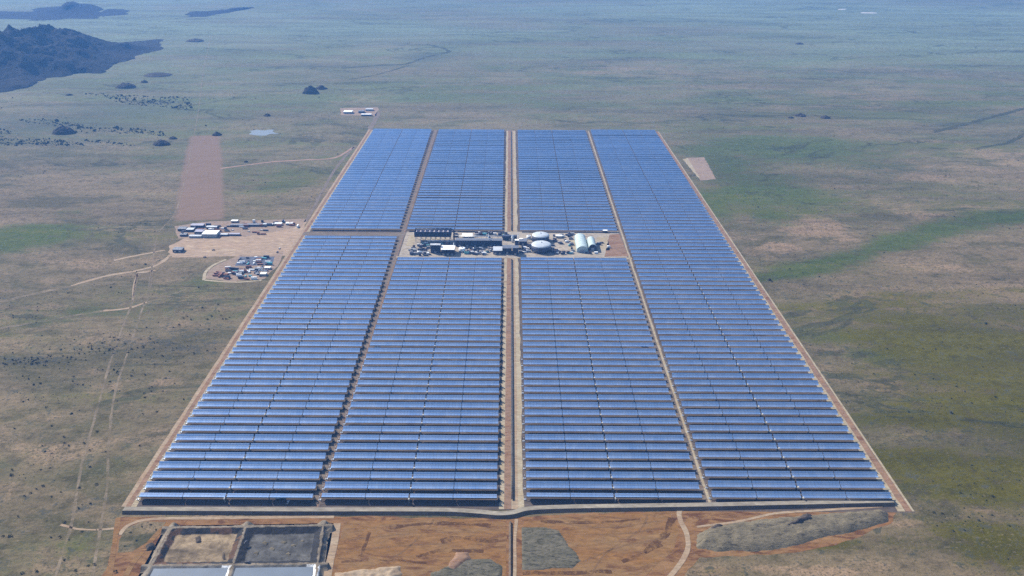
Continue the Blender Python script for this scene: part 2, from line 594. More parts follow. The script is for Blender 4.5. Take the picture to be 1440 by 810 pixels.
gx = np.concatenate([np.linspace(-13500, -3200, 60, endpoint=False), np.linspace(-3200, 3200, 430, endpoint=False), np.linspace(3200, 13500, 61)])
gy = np.concatenate([np.linspace(-2500, 500, 40, endpoint=False), np.linspace(500, 2600, 210, endpoint=False), np.linspace(2600, 9000, 260, endpoint=False), np.linspace(9000, 25500, 60)])
GX, GY = np.meshgrid(gx, gy)


def blob(px, py, rx, ry):
    c = P(px, py)
    a = (P(px + rx, py) - P(px - rx, py)).length / 2
    b = abs(P(px, py - ry).y - P(px, py + ry).y) / 2
    d2 = ((GX - c.x) / a) ** 2 + ((GY - c.y) / b) ** 2
    return np.exp(-d2)


def in_poly(px_pts, soft=22.0):
    w = [P(*q) for q in px_pts]
    d = np.full(GX.shape, 1e9)
    ins = np.zeros(GX.shape, bool)
    for a, b in zip(w, w[1:] + w[:1]):
        dx, dy = b.x - a.x, b.y - a.y
        t = np.clip(((GX - a.x) * dx + (GY - a.y) * dy) / (dx * dx + dy * dy), 0, 1)
        d = np.minimum(d, np.hypot(GX - a.x - t * dx, GY - a.y - t * dy))
        ins ^= ((a.y > GY) != (b.y > GY)) & (GX < dx * (GY - a.y) / (dy + 1e-9) + a.x)
    return np.clip(0.5 + np.where(ins, d, -d) / (2 * soft), 0, 1)


def cover(lst):
    s = np.zeros_like(GX)
    for px, py, rx, ry, k in lst:
        s = np.maximum(s, k * blob(px, py, rx, ry)) if k < 5 else s
    return s


def chain(pts, rx, ry, k, n):
    out = []
    for i in range(n):
        t = i / (n - 1) * (len(pts) - 1)
        j = min(int(t), len(pts) - 2)
        f = t - j
        out.append((pts[j][0] * (1 - f) + pts[j + 1][0] * f, pts[j][1] * (1 - f) + pts[j + 1][1] * f, rx, ry * (0.75 + 0.5 * mnoise.noise(Vector((i * .5, 3.3, 1)))), k))
    return out


GREEN = [(1100, 208, 150, 26, .9), (1010, 225, 60, 34, .9), (1070, 262, 100, 34, .85), (1000, 280, 30, 24, .7), (1200, 225, 110, 28, .6), (1010, 300, 30, 18, .6), (1090, 305, 40, 14, .7),
         *chain([(1070, 392), (1130, 380), (1200, 360), (1260, 341), (1330, 320), (1400, 306), (1470, 300)], 38, 11, 0.92, 22),
         (1230, 500, 80, 14, .6), (1180, 475, 60, 10, .45), (1330, 505, 60, 10, .6), (1420, 570, 70, 14, .7), (1225, 590, 40, 12, .6), (1240, 640, 60, 16, .4),
         (50, 330, 70, 20, .85), (95, 300, 60, 10, .7), (10, 345, 50, 14, .7), (140, 437, 110, 9, .65), (60, 448, 60, 8, .45), (290, 395, 55, 22, .5), (330, 440, 60, 20, .35),
         (600, 140, 120, 22, .55), (740, 150, 140, 24, .5), (680, 75, 180, 22, .5), (880, 75, 120, 16, .45), (300, 90, 130, 25, .4), (420, 150, 80, 25, .5), (380, 260, 60, 25, .45),
         (200, 230, 130, 22, .45), (540, 165, 60, 14, .5), (900, 140, 80, 12, .35), (1260, 45, 160, 14, .3), (210, 750, 45, 22, .4), (120, 760, 45, 22, .25), (250, 735, 40, 14, .4)]
OLIVE = [(1320, 590, 150, 16, .7), (1300, 650, 140, 26, .75), (1380, 690, 120, 40, .7), (1400, 770, 110, 50, .95), (1150, 765, 110, 12, .8), (1290, 770, 90, 25, .6), (1250, 540, 60, 14, .4), (1010, 805, 80, 12, .5),
         (1260, 680, 60, 30, .5), (1420, 650, 60, 40, .6)]
PINK = [(1140, 318, 60, 22, .8), (1085, 345, 40, 10, .8), (1180, 335, 60, 12, .6), (1270, 300, 70, 18, .4), (1390, 215, 80, 26, .55), (1320, 240, 60, 20, .4), (1200, 610, 34, 10, .6), (1265, 555, 40, 12, .5),
        (1380, 715, 40, 8, .9), (1290, 735, 60, 9, .6), (1100, 802, 160, 9, .65), (1200, 735, 60, 8, .5), (1220, 440, 120, 30, .35), (1350, 380, 100, 24, .3),
        (555, 66, 60, 16, 1.1), (620, 120, 100, 8, .4), (900, 105, 160, 16, .55), (1150, 95, 200, 20, .45), (1200, 140, 180, 18, .45), (500, 140, 50, 10, .6), (300, 145, 120, 10, .3),
        (170, 395, 90, 14, .35), (60, 405, 80, 18, .3), (80, 600, 150, 40, .25), (180, 560, 100, 40, .22), (60, 690, 70, 12, .4), (100, 742, 60, 8, .5), (30, 285, 120, 14, .3)]
DARK = [(60, 175, 150, 16, .8), (160, 155, 120, 12, .75), (100, 200, 90, 8, .45), (230, 140, 60, 8, .35), (560, 55, 60, 12, .5), (590, 85, 35, 4, .8), (600, 78, 30, 4, .8), (550, 92, 60, 3, .6), (1400, 165, 60, 5, .7), (1340, 175, 40, 4, .7), (1410, 195, 40, 6, .6),
        (230, 488, 90, 10, .55), (40, 508, 60, 6, .6), (270, 470, 80, 12, .4), (240, 340, 6, 6, .2), (1250, 235, 50, 9, .45), (120, 715, 60, 5, .3), (1130, 530, 200, 5, .3)]
cov = np.zeros(GX.shape + (4,))
cov[..., 0] = cover(GREEN)
cov[..., 1] = cover(OLIVE)
cov[..., 2] = cover(PINK)
# the wider plain: greener beyond the plant and on the right
cov[..., 0] = np.maximum(cov[..., 0], 0.36 * np.clip((GY - 1900) / 1500, 0, 1))
cov[..., 1] = np.maximum(cov[..., 1], 0.62 * np.clip((GX - 480) / 300, 0, 1) * np.clip((1900 - GY) / 600, 0, 1))
cov[..., 3] = 1
cb = np.zeros_like(cov)
cb[..., 0] = cover(DARK)
cb[..., 1] = np.clip((GY - 2100) / 3200, 0, 1)          # far plain greener, and paled to put haze brightness into its colour
cb[..., 2] = in_poly([(268, 191), (308, 190.5), (313, 240), (314, 309), (246, 311), (257, 240)])
cb[..., 3] = 1
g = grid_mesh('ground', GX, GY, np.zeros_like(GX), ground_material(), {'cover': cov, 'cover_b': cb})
tag(g, kind='structure')

# ------------------------------------------------------------------ field lay-out
def line(p_front, p_back):
    a, b = P(*p_front), P(*p_back)
    return lambda y: a.x + (b.x - a.x) * (y - a.y) / (b.y - a.y)


LO_L, LO_R = line((189, 712), (524, 186)), line((442, 700), (607, 186))
IL_L, IL_R = line((452, 700), (616.5, 186)), line((700, 690), (709.5, 186))
IR_L, IR_R = line((739, 690), (727.5, 186)), line((987, 700), (823.5, 186))
RO_L, RO_R = line((999, 700), (830, 186)), line((1253, 702), (920.5, 185))
OUT_L, OUT_R = line((175, 716), (518.5, 186)), line((1277, 706), (925.5, 184))
ROW = 22.35
Y_BACK = P(720, 184.5).y
Y_FRONT = P(720, 709).y
Y_MID0, Y_MID1 = P(720, 364).y, P(720, 327).y

# earth under the troughs
bm = bmesh.new()
ys = np.linspace(Y_FRONT - 12, Y_BACK + 14, 40)
prev = None
for y in ys:
    l, r = bm.verts.new((OUT_L(y), y, 0.06)), bm.verts.new((OUT_R(y), y, 0.06))
    if prev:
        bm.faces.new((prev[0], prev[1], r, l))
    prev = (l, r)
tag(bm_obj('field_ground', bm, M['field_earth']), kind='structure')

yy = list(np.linspace(Y_FRONT - 10, Y_BACK + 12, 24))


def along(fn, off=0.0, y0=None, y1=None):
    a = Y_FRONT - 10 if y0 is None else y0
    b = Y_BACK + 12 if y1 is None else y1
    return [(fn(y) + off, y) for y in np.linspace(a, b, 24)]


mid = lambda f, g2: (lambda y: (f(y) + g2(y)) / 2)
strip('central_road', along(mid(IL_R, IR_L)), 31, M['cream_verge'], 0.12, amp=2.0)
strip('central_track', along(mid(IL_R, IR_L), -5.0), 9, M['brown_verge'], 0.20, amp=1.0)
strip('central_track', along(mid(IL_R, IR_L), 4.5), 7, M['tan_track'], 0.20, amp=0.6)
strip('service_lane', along(mid(LO_R, IL_L)), 11, M['lane'], 0.12, amp=1.2)
strip('service_lane', along(mid(IR_R, RO_L)), 12, M['lane'], 0.12, amp=1.2)
strip('lane_verge', along(mid(IR_R, RO_L), 2.5), 3.5, M['cream_verge'], 0.20, amp=0.8)
strip('lane_verge', along(mid(LO_R, IL_L), 3.0), 1.6, M['brown_verge'], 0.20, amp=0.8)
strip('perimeter_verge', along(LO_L, -4.5), 12, M['cream_verge'], 0.12, amp=3.0)
strip('perimeter_track', along(OUT_L, 2.5), 6.5, M['brown_verge'], 0.20, amp=0.8)
strip('perimeter_road', along(OUT_L, -3.5), 6, M['tan_track'], 0.16, amp=0.8)
strip('perimeter_verge', along(RO_R, 3.5), 10, M['cream_verge'], 0.12, amp=2.0)
strip('perimeter_track', along(OUT_R, -7.5), 9, M['brown_verge'], 0.20, amp=2.2)
strip('perimeter_road', along(OUT_R, -1.5), 3.0, M['cream_verge'], 0.24, amp=0.3)
strip('perimeter_road', [(OUT_L(Y_BACK), Y_BACK + 10), (OUT_R(Y_BACK), Y_BACK + 10)], 9, M['lane'], 0.28)
# lane across the outer block behind the front collectors
yl = P(500, 329).y
strip('service_lane', [(OUT_L(yl), yl), (IL_L(yl), yl)], 24, M['lane'], 0.28, amp=1.5)
strip('service_lane', [(IL_L(yl) - 4, P(650, 362).y), (RO_L(yl), P(650, 362).y)], 9, M['cream_verge'], 0.30, amp=1.5)
sheet('station_ground', [(572, 326), (870, 326), (882, 362), (560, 363)], M['pad'], 0.34, amp=1.0)
sheet('bare_plot', [(857, 330), (871, 329), (884, 361), (850, 361)], M['brown_verge'], 0.42, amp=2)
sheet('gravel_pad', [(575, 331), (584, 331), (582, 346), (571, 346)], M['cream_verge'], 0.42, amp=2)
sheet('gravel_pad', [(801, 336), (811, 335), (811, 352), (799, 352)], M['cream_verge'], 0.42, amp=1)
sheet('gravel_pad', [(839, 334), (854, 333), (858, 352), (838, 353)], M['cream_verge'], 0.42, amp=1)

# ------------------------------------------------------------------ raised road along the front edge
def embankment():
    crest_px = smooth_line([(172, 718), (300, 718.5), (430, 719), (560, 719), (630, 719.5), (672, 722), (700, 724.5), (722, 723), (745, 717.5), (800, 715), (900, 713.5), (1000, 712), (1120, 709.5), (1258, 706.5)], 8)
    ctr = densify([P(x, y, 4.2) for x, y in crest_px], 6, False)
    h = 4.2
    bm = bmesh.new()
    prev = None
    for i, p in enumerate(ctr):
        d = (ctr[min(i + 1, len(ctr) - 1)] - ctr[max(i - 1, 0)]).normalized()
        n = Vector((-d.y, d.x, 0))      # away from the camera
        w = 1 + 0.35 * mnoise.noise(Vector((p.x / 40, 2.0, 0)))
        q = [p - n * (2.8 * w), p, p + n * 8, p + n * 11.5]
        zz = [0.02, h, h - 0.15, 0.07]
        ring = [bm.verts.new((a.x, a.y, b)) for a, b in zip(q, zz)]
        if prev:
            for k in range(3):
                f = bm.faces.new((prev[k], ring[k], ring[k + 1], prev[k + 1]))
                f.material_index = (0, 1, 0)[k]
        prev = ring
    o = bm_obj('road_embankment', bm, [M['bank_earth'], M['front_road']])
    tag(o, kind='structure')


embankment()

# ------------------------------------------------------------------ collector rows
A_HALF, FOC, VZ = 5.75, 3.3, 3.6      # half aperture, focal length, height of the hinge line above ground


def trough_mesh():
    """one segment of parabolic mirror, one metre long along x (scaled to its length); mirror inside, painted back outside"""
    bm = bmesh.new()
    n = 14
    ins, outs = [], []
    for i in range(n + 1):
        y = -A_HALF + 2 * A_HALF * i / n
        z = y * y / (4 * FOC)
        sl = y / (2 * FOC)
        ln = math.hypot(1, sl)
        ny, nz = -sl / ln, 1 / ln
        ins.append((y, z))
        outs.append((y - ny * 0.22, z - nz * 0.22))
    rows = []
    for x in (-0.5, 0.5):
        rows.append(([bm.verts.new((x, *p)) for p in ins], [bm.verts.new((x, *p)) for p in outs]))
    for i in range(n):
        f = bm.faces.new((rows[0][0][i], rows[1][0][i], rows[1][0][i + 1], rows[0][0][i + 1]))
        f.material_index = 0
        f.smooth = True
        f = bm.faces.new((rows[0][1][i], rows[0][1][i + 1], rows[1][1][i + 1], rows[1][1][i]))
        f.material_index = 1
        f.smooth = True
    for k in (0, 1):
        for i in range(n):
            f = bm.faces.new((rows[k][0][i], rows[k][0][i + 1], rows[k][1][i + 1], rows[k][1][i]))
            f.material_index = 1
    for i in (0, n):
        f = bm.faces.new((rows[0][0][i], rows[0][1][i], rows[1][1][i], rows[1][0][i]))
        f.material_index = 1
    # torque box along the back
    box(bm, 0, 0, -0.75, 1.0, 1.0, 0.9, 1)
    me = bpy.data.meshes.new('mirror_trough')
    bmesh.ops.recalc_face_normals(bm, faces=bm.faces[:])
    bm.to_mesh(me)
    bm.free()
    me.materials.append(M['mirror'])
    me.materials.append(M['mirror_back'])
    return me


def simple_mesh(name, fn, m):
    bm = bmesh.new()
    fn(bm)
    bmesh.ops.recalc_face_normals(bm, faces=bm.faces[:])
    me = bpy.data.meshes.new(name)
    bm.to_mesh(me)
    bm.free()
    me.materials.append(m)
    return me


ME_TROUGH = trough_mesh()


def _recv(bm):
    tube(bm, [(-0.5, 0, 0), (0.5, 0, 0)], 0.22, 6)


def _pylon(bm):
    box(bm, 0, 0, 0.15, 1.8, 2.4, 0.3)
    box(bm, 0, 0, 1.0, 0.5, 0.7, 2.0)
    box(bm, 0, 0, 2.9, 1.4, 1.2, 1.8)
    tube(bm, [(0, -0.9, 2.6), (0, -1.2, 5.0)], 0.2, 6)
    tube(bm, [(0, 0.9, 2.6), (0, 1.2, 5.0)], 0.2, 6)


def _cross(bm):
    tube(bm, [(0, -2.2, 0.2), (0, -2.2, 5.6), (0.3, -1.6, 6.3), (0.3, 1.6, 6.3), (0, 2.2, 5.6), (0, 2.2, 0.2)], 0.55, 8)
    box(bm, 0, 0, 0.5, 2.2, 6.0, 1.0)
    box(bm, 1.4, 0, 1.6, 1.6, 3.0, 3.2)


def _hose(bm):
    tube(bm, [(0, -1.4, 0.2), (0, -1.4, 4.2), (0, -0.6, 5.2), (0, 0.6, 5.2)], 0.4, 8)
    box(bm, 0, 0, 0.3, 3.2, 3.4, 0.6)


ME_RECV = simple_mesh('receiver_tube', _recv, M['pipe_silver'])
ME_PYLON = simple_mesh('drive_pylon', _pylon, M['dark_steel'])


def _unit(bm):
    box(bm, 0, 0.6, 2.6, 0.4, 0.5, 5.2)
    box(bm, 0, 0, 5.8, 1.2, 2.0, 1.4)
    box(bm, 0, -1.6, 5.9, 1.0, 0.6, 0.9)


ME_UNIT = simple_mesh('drive_unit', _unit, M['concrete'])
ME_CROSS = simple_mesh('crossover_pipe', _cross, M['dark_steel'])
ME_HOSE = simple_mesh('inlet_pipe', _hose, M['pipe_silver'])


def child(name, me, parent, loc, rot=(0, 0, 0), sc=(1, 1, 1)):
    o = bpy.data.objects.new(name, me)
    COL.objects.link(o)
    o.parent = parent
    o.location = loc
    o.rotation_euler = rot
    o.scale = sc
    return o


def ordinal(n):
    return '%d%s' % (n, 'th' if 10 <= n % 100 <= 20 else {1: 'st', 2: 'nd', 3: 'rd'}.get(n % 10, 'th'))


GROUPS = 'mirror trough rows of the solar field'
BASE_TILT = 6.0
N_ROWS = 0


def collector(x0, x1, y, tilt, label, detail, end_right, seg_tilt=None, special=None):
    global N_ROWS
    N_ROWS += 1
    L = x1 - x0
    root = empty('trough_collector_row', ((x0 + x1) / 2, y, 0.1), 0, label, 'collector row', GROUPS)
    gap_mid, gap_q = 1.9, 0.7
    q = [x0, x0 + L / 4 - gap_q / 2, x0 + L / 4 + gap_q / 2, x0 + L / 2 - gap_mid / 2, x0 + L / 2 + gap_mid / 2, x0 + 3 * L / 4 - gap_q / 2, x0 + 3 * L / 4 + gap_q / 2, x1]
    cx = (x0 + x1) / 2
    hz = VZ + 1.3
    for k in range(4):
        a, b = q[2 * k], q[2 * k + 1]
        t = tilt + (seg_tilt[k // 2] if seg_tilt else 0) + rnd.gauss(0, 0.6)
        child('mirror_trough', ME_TROUGH, root, ((a + b) / 2 - cx, 0, hz), (R(t), 0, 0), (b - a, 1, 1))
    tm = R(tilt)
    if detail >= 1:
        child('receiver_tube', ME_RECV, root, (0, -math.sin(tm) * FOC, hz + math.cos(tm) * FOC), (0, 0, 0), (L, 1, 1))
        for k, xx in enumerate((q[1] + gap_q / 2, cx, q[5] + gap_q / 2)):
            o = child('drive_pylon', ME_PYLON, root, (xx - cx, 0, 0), (0, 0, 0), (1.5 if k == 1 else 1.1, 1, 1.15))
            if k == 1:
                child('drive_unit', ME_UNIT, o, (0.3, -5.6, 0))
        if end_right > 0:
            child('crossover_pipe', ME_CROSS, root, (L / 2 + 2.2, 0, 0))
        if end_right != 0 and detail >= 2:
            child('inlet_pipe', ME_HOSE, root, (-L / 2 - 2.0, 0, 0))
    return root


BLOCKS = [
    (LO_L, LO_R, 'outer block on the mountain side', 1),
    (IL_L, IL_R, 'inner block on the mountain side', 1),
    (IR_L, IR_R, 'inner block on the green side', -1),
    (RO_L, RO_R, 'outer block on the green side', -1),
]
for bi, (fl, fr, bname, er) in enumerate(BLOCKS):
    y_front = Y_FRONT + (0, 1.5, 5.0, 9.0)[bi]
    lane0, lane1 = {0: (P(500, 334).y, P(500, 325).y), 1: (Y_MID0, Y_MID1), 2: (Y_MID0, Y_MID1), 3: (9e9, 9e9)}[bi]
    y = y_front + 5
    k = kb = 0
    first_back = None
    while y < Y_BACK - 2:
        if lane0 < y + 8 and y - 8 < lane1:
            y = lane1 + 9
            continue
        back = y > lane1
        if back:
            kb += 1
            where = 'behind the power station' if bi in (1, 2) else 'behind the cross lane'
            lab = f'blue mirror trough row, {ordinal(kb)} {where}, {bname}'
        else:
            k += 1
            lab = f'blue mirror trough row, {ordinal(k)} from the embankment road, {bname}'
        tilt = (BASE_TILT if back else 8.5) + rnd.gauss(0, 2.2)
        seg = None
        if bi == 0 and back:
            tilt += 6.0
        if not back and k == 1:
            if bi == 3:
                seg = (0.0, -42.0)
                lab = 'trough row beside the embankment road, half turned away, outer block on the green side'
            else:
                tilt = -13.0
                lab = f'trough row turned away beside the embankment road, {bname}'
        elif rnd.random() < 0.07:
            tilt += rnd.choice((-7, -5, 7))
        elif rnd.random() < 0.06:
            seg = rnd.choice(((0, 4.0), (-4.0, 0), (3.0, 0)))
        if bi in (1, 2) and not back and abs(y - P(640, 487).y) < 12:
            tilt -= 7.0
        detail = 2 if (not back and k <= 18) else (1 if (y < P(720, 400).y) else 0)
        collector(fl(y) + 1, fr(y) - 1, y, tilt, lab, detail, er)
        y += ROW
print('ROWS', N_ROWS, 'field', Y_FRONT, Y_BACK)

# ------------------------------------------------------------------ header pipelines
def pipeline(pts, r, z, label, m):
    root = empty('header_pipeline', (pts[0][0], pts[0][1], 0), 0, label, 'pipeline', 'header pipelines of the solar field')
    o = Vector((pts[0][0], pts[0][1], 0))
    bm = bmesh.new()
    tube(bm, [Vector((p[0], p[1], z)) - o for p in pts], r, 8)
    tube(bm, [Vector((p[0] + 2.4 * r, p[1], z)) - o for p in pts], r * 0.8, 8)
    bm_obj('pipe_run', bm, m, root)
    bm = bmesh.new()
    d = densify([Vector((p[0], p[1], 0)) for p in pts], 24, False)
    for p in d[1:]:
        q = p - o
        box(bm, q.x + r, q.y, z / 2 - 0.1, 3.4, 0.5, z - 0.2)
    tag(bm_obj('pipe_support', bm, M['steel'], root), kind='stuff')


pipeline([(mid(IL_R, IR_L)(y) + 0.3, y) for y in np.linspace(Y_FRONT + 8, Y_MID0 - 6, 12)], 0.7, 2.0, 'dark pipeline along the central road, on the pool side of the power station', M['dark_steel'])
pipeline([(mid(IL_R, IR_L)(y) + 0.3, y) for y in np.linspace(Y_MID1 + 10, Y_BACK - 5, 12)], 0.7, 2.0, 'dark pipeline along the central road, on the far side of the power station', M['dark_steel'])

# ------------------------------------------------------------------ foreground earthworks
sheet('earthworks_ground', [(168, 727), (300, 727), (480, 726), (700, 729), (955, 716), (1240, 711), (1262, 722), (1255, 735), (1180, 765), (1100, 780), (985, 784), (968, 800), (930, 850), (120, 860), (150, 800)], M['red_earth'], 0.05, amp=4, sc=20)
sheet('grass_patch', [(172, 745), (200, 733), (232, 734), (226, 748), (205, 765), (184, 775), (165, 776)], None or g.data.materials[0], 0.10, amp=3)
sheet('levelled_earth', [(484, 733), (712, 729), (711, 850), (462, 850), (470, 790)], M['orange_earth'], 0.12, amp=1.6)
sheet('levelled_earth', [(737, 733), (800, 727), (940, 720), (956, 745), (948, 772), (905, 812), (880, 850), (735, 850)], M['orange_earth'], 0.12, amp=2.0)
px_strip('curved_track', [(905, 850), (945, 808), (966, 776), (966, 752), (957, 732), (956, 718), (970, 712)], 6.5, M['tan_track'], 0.26)
px_strip('earth_track', [(145, 850), (155, 806), (163, 752), (166, 728)], 6, M['orange_earth'], 0.20)
px_strip('earth_track', [(168, 752), (182, 738), (215, 730), (300, 728.5), (470, 727)], 5, M['tan_track'], 0.20)
px_strip('earth_track', [(160, 850), (182, 800), (205, 770), (222, 750), (240, 735)], 7, M['orange_earth'], 0.22)
px_strip('earth_track', [(455, 850), (462, 800), (470, 765), (474, 736)], 9, M['tan_track'], 0.28)
px_strip('earth_track', [(722, 850), (724, 800), (724, 760), (726, 730)], 4, M['tan_track'], 0.28)
px_strip('earth_track', [(980, 741), (1040, 733), (1090, 722), (1150, 718), (1240, 712)], 4, M['tan_track'], 0.20)

M['scorched'] = worn('scorched_earth', (0.060, 0.028, 0.014), (0.10, 0.050, 0.022), 0.0, 0.85, 0.05)
M['rut'] = worn('wheel_ruts', (0.12, 0.065, 0.030), (0.25, 0.155, 0.085), 0.1, 0.7, 0.04)
for pts, w in [([(548, 742), (590, 737), (640, 736), (690, 740)], 7), ([(620, 762), (650, 757), (700, 762)], 8), ([(905, 776), (925, 760), (940, 742), (944, 728)], 9), ([(875, 790), (905, 778), (930, 765)], 5),
               ([(520, 748), (514, 765), (508, 783)], 4), ([(760, 733), (830, 735), (900, 730)], 5), ([(585, 783), (620, 775), (680, 776)], 6), ([(480, 790), (540, 788), (600, 792)], 4), ([(735, 806), (800, 806), (860, 803)], 6)]:
    px_strip('scorched_earth', pts, w, M['scorched'], 0.20, amp=w * .5, sc=14)
for pts in [[(490, 760), (560, 752), (640, 748), (705, 752)], [(486, 776), (560, 768), (640, 764)], [(740, 745), (820, 752), (900, 748), (950, 735)], [(820, 790), (870, 770), (940, 755)], [(780, 734), (850, 742), (945, 730)], [(500, 806), (560, 780), (600, 745), (610, 730)], [(830, 812), (850, 780), (900, 745), (910, 724)]]:
    px_strip('wheel_rut', pts, 2.6, M['rut'], 0.18, amp=0.7)

# low dark bund along the centre line
bm = bmesh.new()
pa, pb = P(718, 735), P(718, 850)
for i in range(25):
    c = pa.lerp(pb, i / 24)
    w = 2.2 + 0.5 * mnoise.noise(Vector((i * 0.7, 0, 0)))
    rr = [bm.verts.new((c.x - w, c.y, 0.1)), bm.verts.new((c.x - 0.4, c.y, 2.6)), bm.verts.new((c.x + 0.4, c.y, 2.6)), bm.verts.new((c.x + w * 0.6, c.y, 0.1))]
    if i:
        for k in range(3):
            bm.faces.new((pr[k], pr[k + 1], rr[k + 1], rr[k]))
    pr = rr
tag(bm_obj('drain_bund', bm, M['bank_earth']), kind='structure')


def mound(name, poly_px, h, m, label, cat, rough=1.0, res=2.4, lump=9.0, steep=10.0, group=None):
    """a heap with an uneven outline and lumpy top"""
    w = [P(*q) for q in poly_px]
    w = [jit(p, 2.5, 12) for p in densify(w, 5, True)]
    pts = np.array([[p.x, p.y] for p in w])
    x0, y0 = pts.min(0)
    x1, y1 = pts.max(0)
    nx, ny = max(8, int((x1 - x0) / res)), max(8, int((y1 - y0) / res))
    X, Y = np.meshgrid(np.linspace(x0, x1, nx), np.linspace(y0, y1, ny))
    a, b = pts, np.roll(pts, -1, 0)
    dmin = np.full(X.shape, 1e9)
    inside = np.zeros(X.shape, bool)
    for (ax, ay), (bx, by) in zip(a, b):
        dx, dy = bx - ax, by - ay
        t = np.clip(((X - ax) * dx + (Y - ay) * dy) / (dx * dx + dy * dy + 1e-9), 0, 1)
        dmin = np.minimum(dmin, np.hypot(X - ax - t * dx, Y - ay - t * dy))
        cross = ((ay > Y) != (by > Y)) & (X < (bx - ax) * (Y - ay) / (by - ay + 1e-12) + ax)
        inside ^= cross
    s = np.clip(dmin / steep, 0, 1)
    lum = fbm(X / lump + 31, Y / lump + 7, 4)
    Z = np.where(inside, 0.12 + h * (s ** 0.7) * (1 - rough * 0.55 + rough * 1.1 * lum), -0.5)
    o = grid_mesh(name, X, Y, Z, m)
    bmx = bmesh.new()
    bmx.from_mesh(o.data)
    bmesh.ops.delete(bmx, geom=[f for f in bmx.faces if all(v.co.z < 0 for v in f.verts)], context='FACES')
    bmx.to_mesh(o.data)
    bmx.free()
    tag(o, label, cat, group)
    return o


mound('spoil_heap', [(980, 752), (1000, 741), (1050, 733), (1110, 727), (1170, 722), (1236, 717), (1250, 722), (1248, 733), (1200, 748), (1160, 755), (1120, 766), (1080, 774), (1010, 776), (978, 770)], 4.6, M['grey_rubble'],
      'long grey spoil heap under the embankment road, tapering towards the green plain', 'spoil heap', 0.9, 2.2, 10)
mound('rubble_heap', [(1100, 742), (1118, 733), (1128, 724), (1142, 727), (1146, 735), (1125, 741), (1106, 746)], 7.5, M['dark_rubble'], 'nearly black rubble heap on top of the long grey spoil heap', 'rubble heap', 1.0, 1.6, 6, 5)
mound('rubble_heap', [(998, 743), (1006, 739), (1020, 741), (1018, 746), (1002, 748)], 5.5, M['dark_rubble'], 'small black rubble heap at the track end of the long grey spoil heap', 'rubble heap', 1.0, 1.6, 5, 4)
mound('rubble_heap', [(733, 742), (760, 740), (786, 746), (800, 768), (818, 790), (806, 799), (770, 801), (734, 802)], 0.9, M['scrub_rubble'], 'flat grey rubble spread beside the bund, on levelled orange earth', 'rubble heap', 1.3, 1.8, 5, 4)
mound('rubble_heap', [(606, 806), (632, 796), (655, 786), (690, 785), (706, 795), (705, 840), (600, 845)], 1.1, M['scrub_rubble'], 'pale grey rubble spread at the bottom of the levelled earth next to the pools', 'rubble heap', 1.3, 1.8, 5, 4)
mound('earth_heap', [(632, 792), (640, 777), (658, 776), (664, 786), (648, 797), (638, 804), (630, 800)], 2.2, M['brown_verge'], 'dark red earth heap against the pale grey rubble spread', 'earth heap', 1.0, 1.6, 5, 4)
mound('earth_heap', [(540, 798), (562, 795), (566, 808), (545, 822), (470, 822), (470, 806)], 3.0, M['tan_track'], 'pale tan earth heap beside the pools at the bottom edge', 'earth heap', 1.0, 1.6, 6, 4)
mound('earth_heap', [(205, 768), (216, 763), (218, 770), (206, 776)], 3.5, M['dark_rubble'], 'small dark heap on the track outside the tan dry pool', 'earth heap', 1.0, 1.4, 4, 3)


# ------------------------------------------------------------------ evaporation pools
def pool_material():
    m, nt, nodes, links = mat('pool_lining')
    p = pos(nt)
    at = nt.nodes.new('ShaderNodeAttribute')
    at.attribute_name = 'lining'
    n1 = noise(nt, p, 0.10, 6, 0.7, 0.6)
    n2 = noise(nt, p, 0.6, 4, 0.7)
    col = mixrgb(nt, 1.0, at.outputs['Color'], mixrgb(nt, mapr(nt, n1, 0.3, 0.7), (0.55, 0.53, 0.50), (1.35, 1.35, 1.35)), 'MULTIPLY')
    finish(nt, col, 0.9, bump=n2, bump_d=0.35, spec=0.2)
    return m


M['pool'] = pool_material()


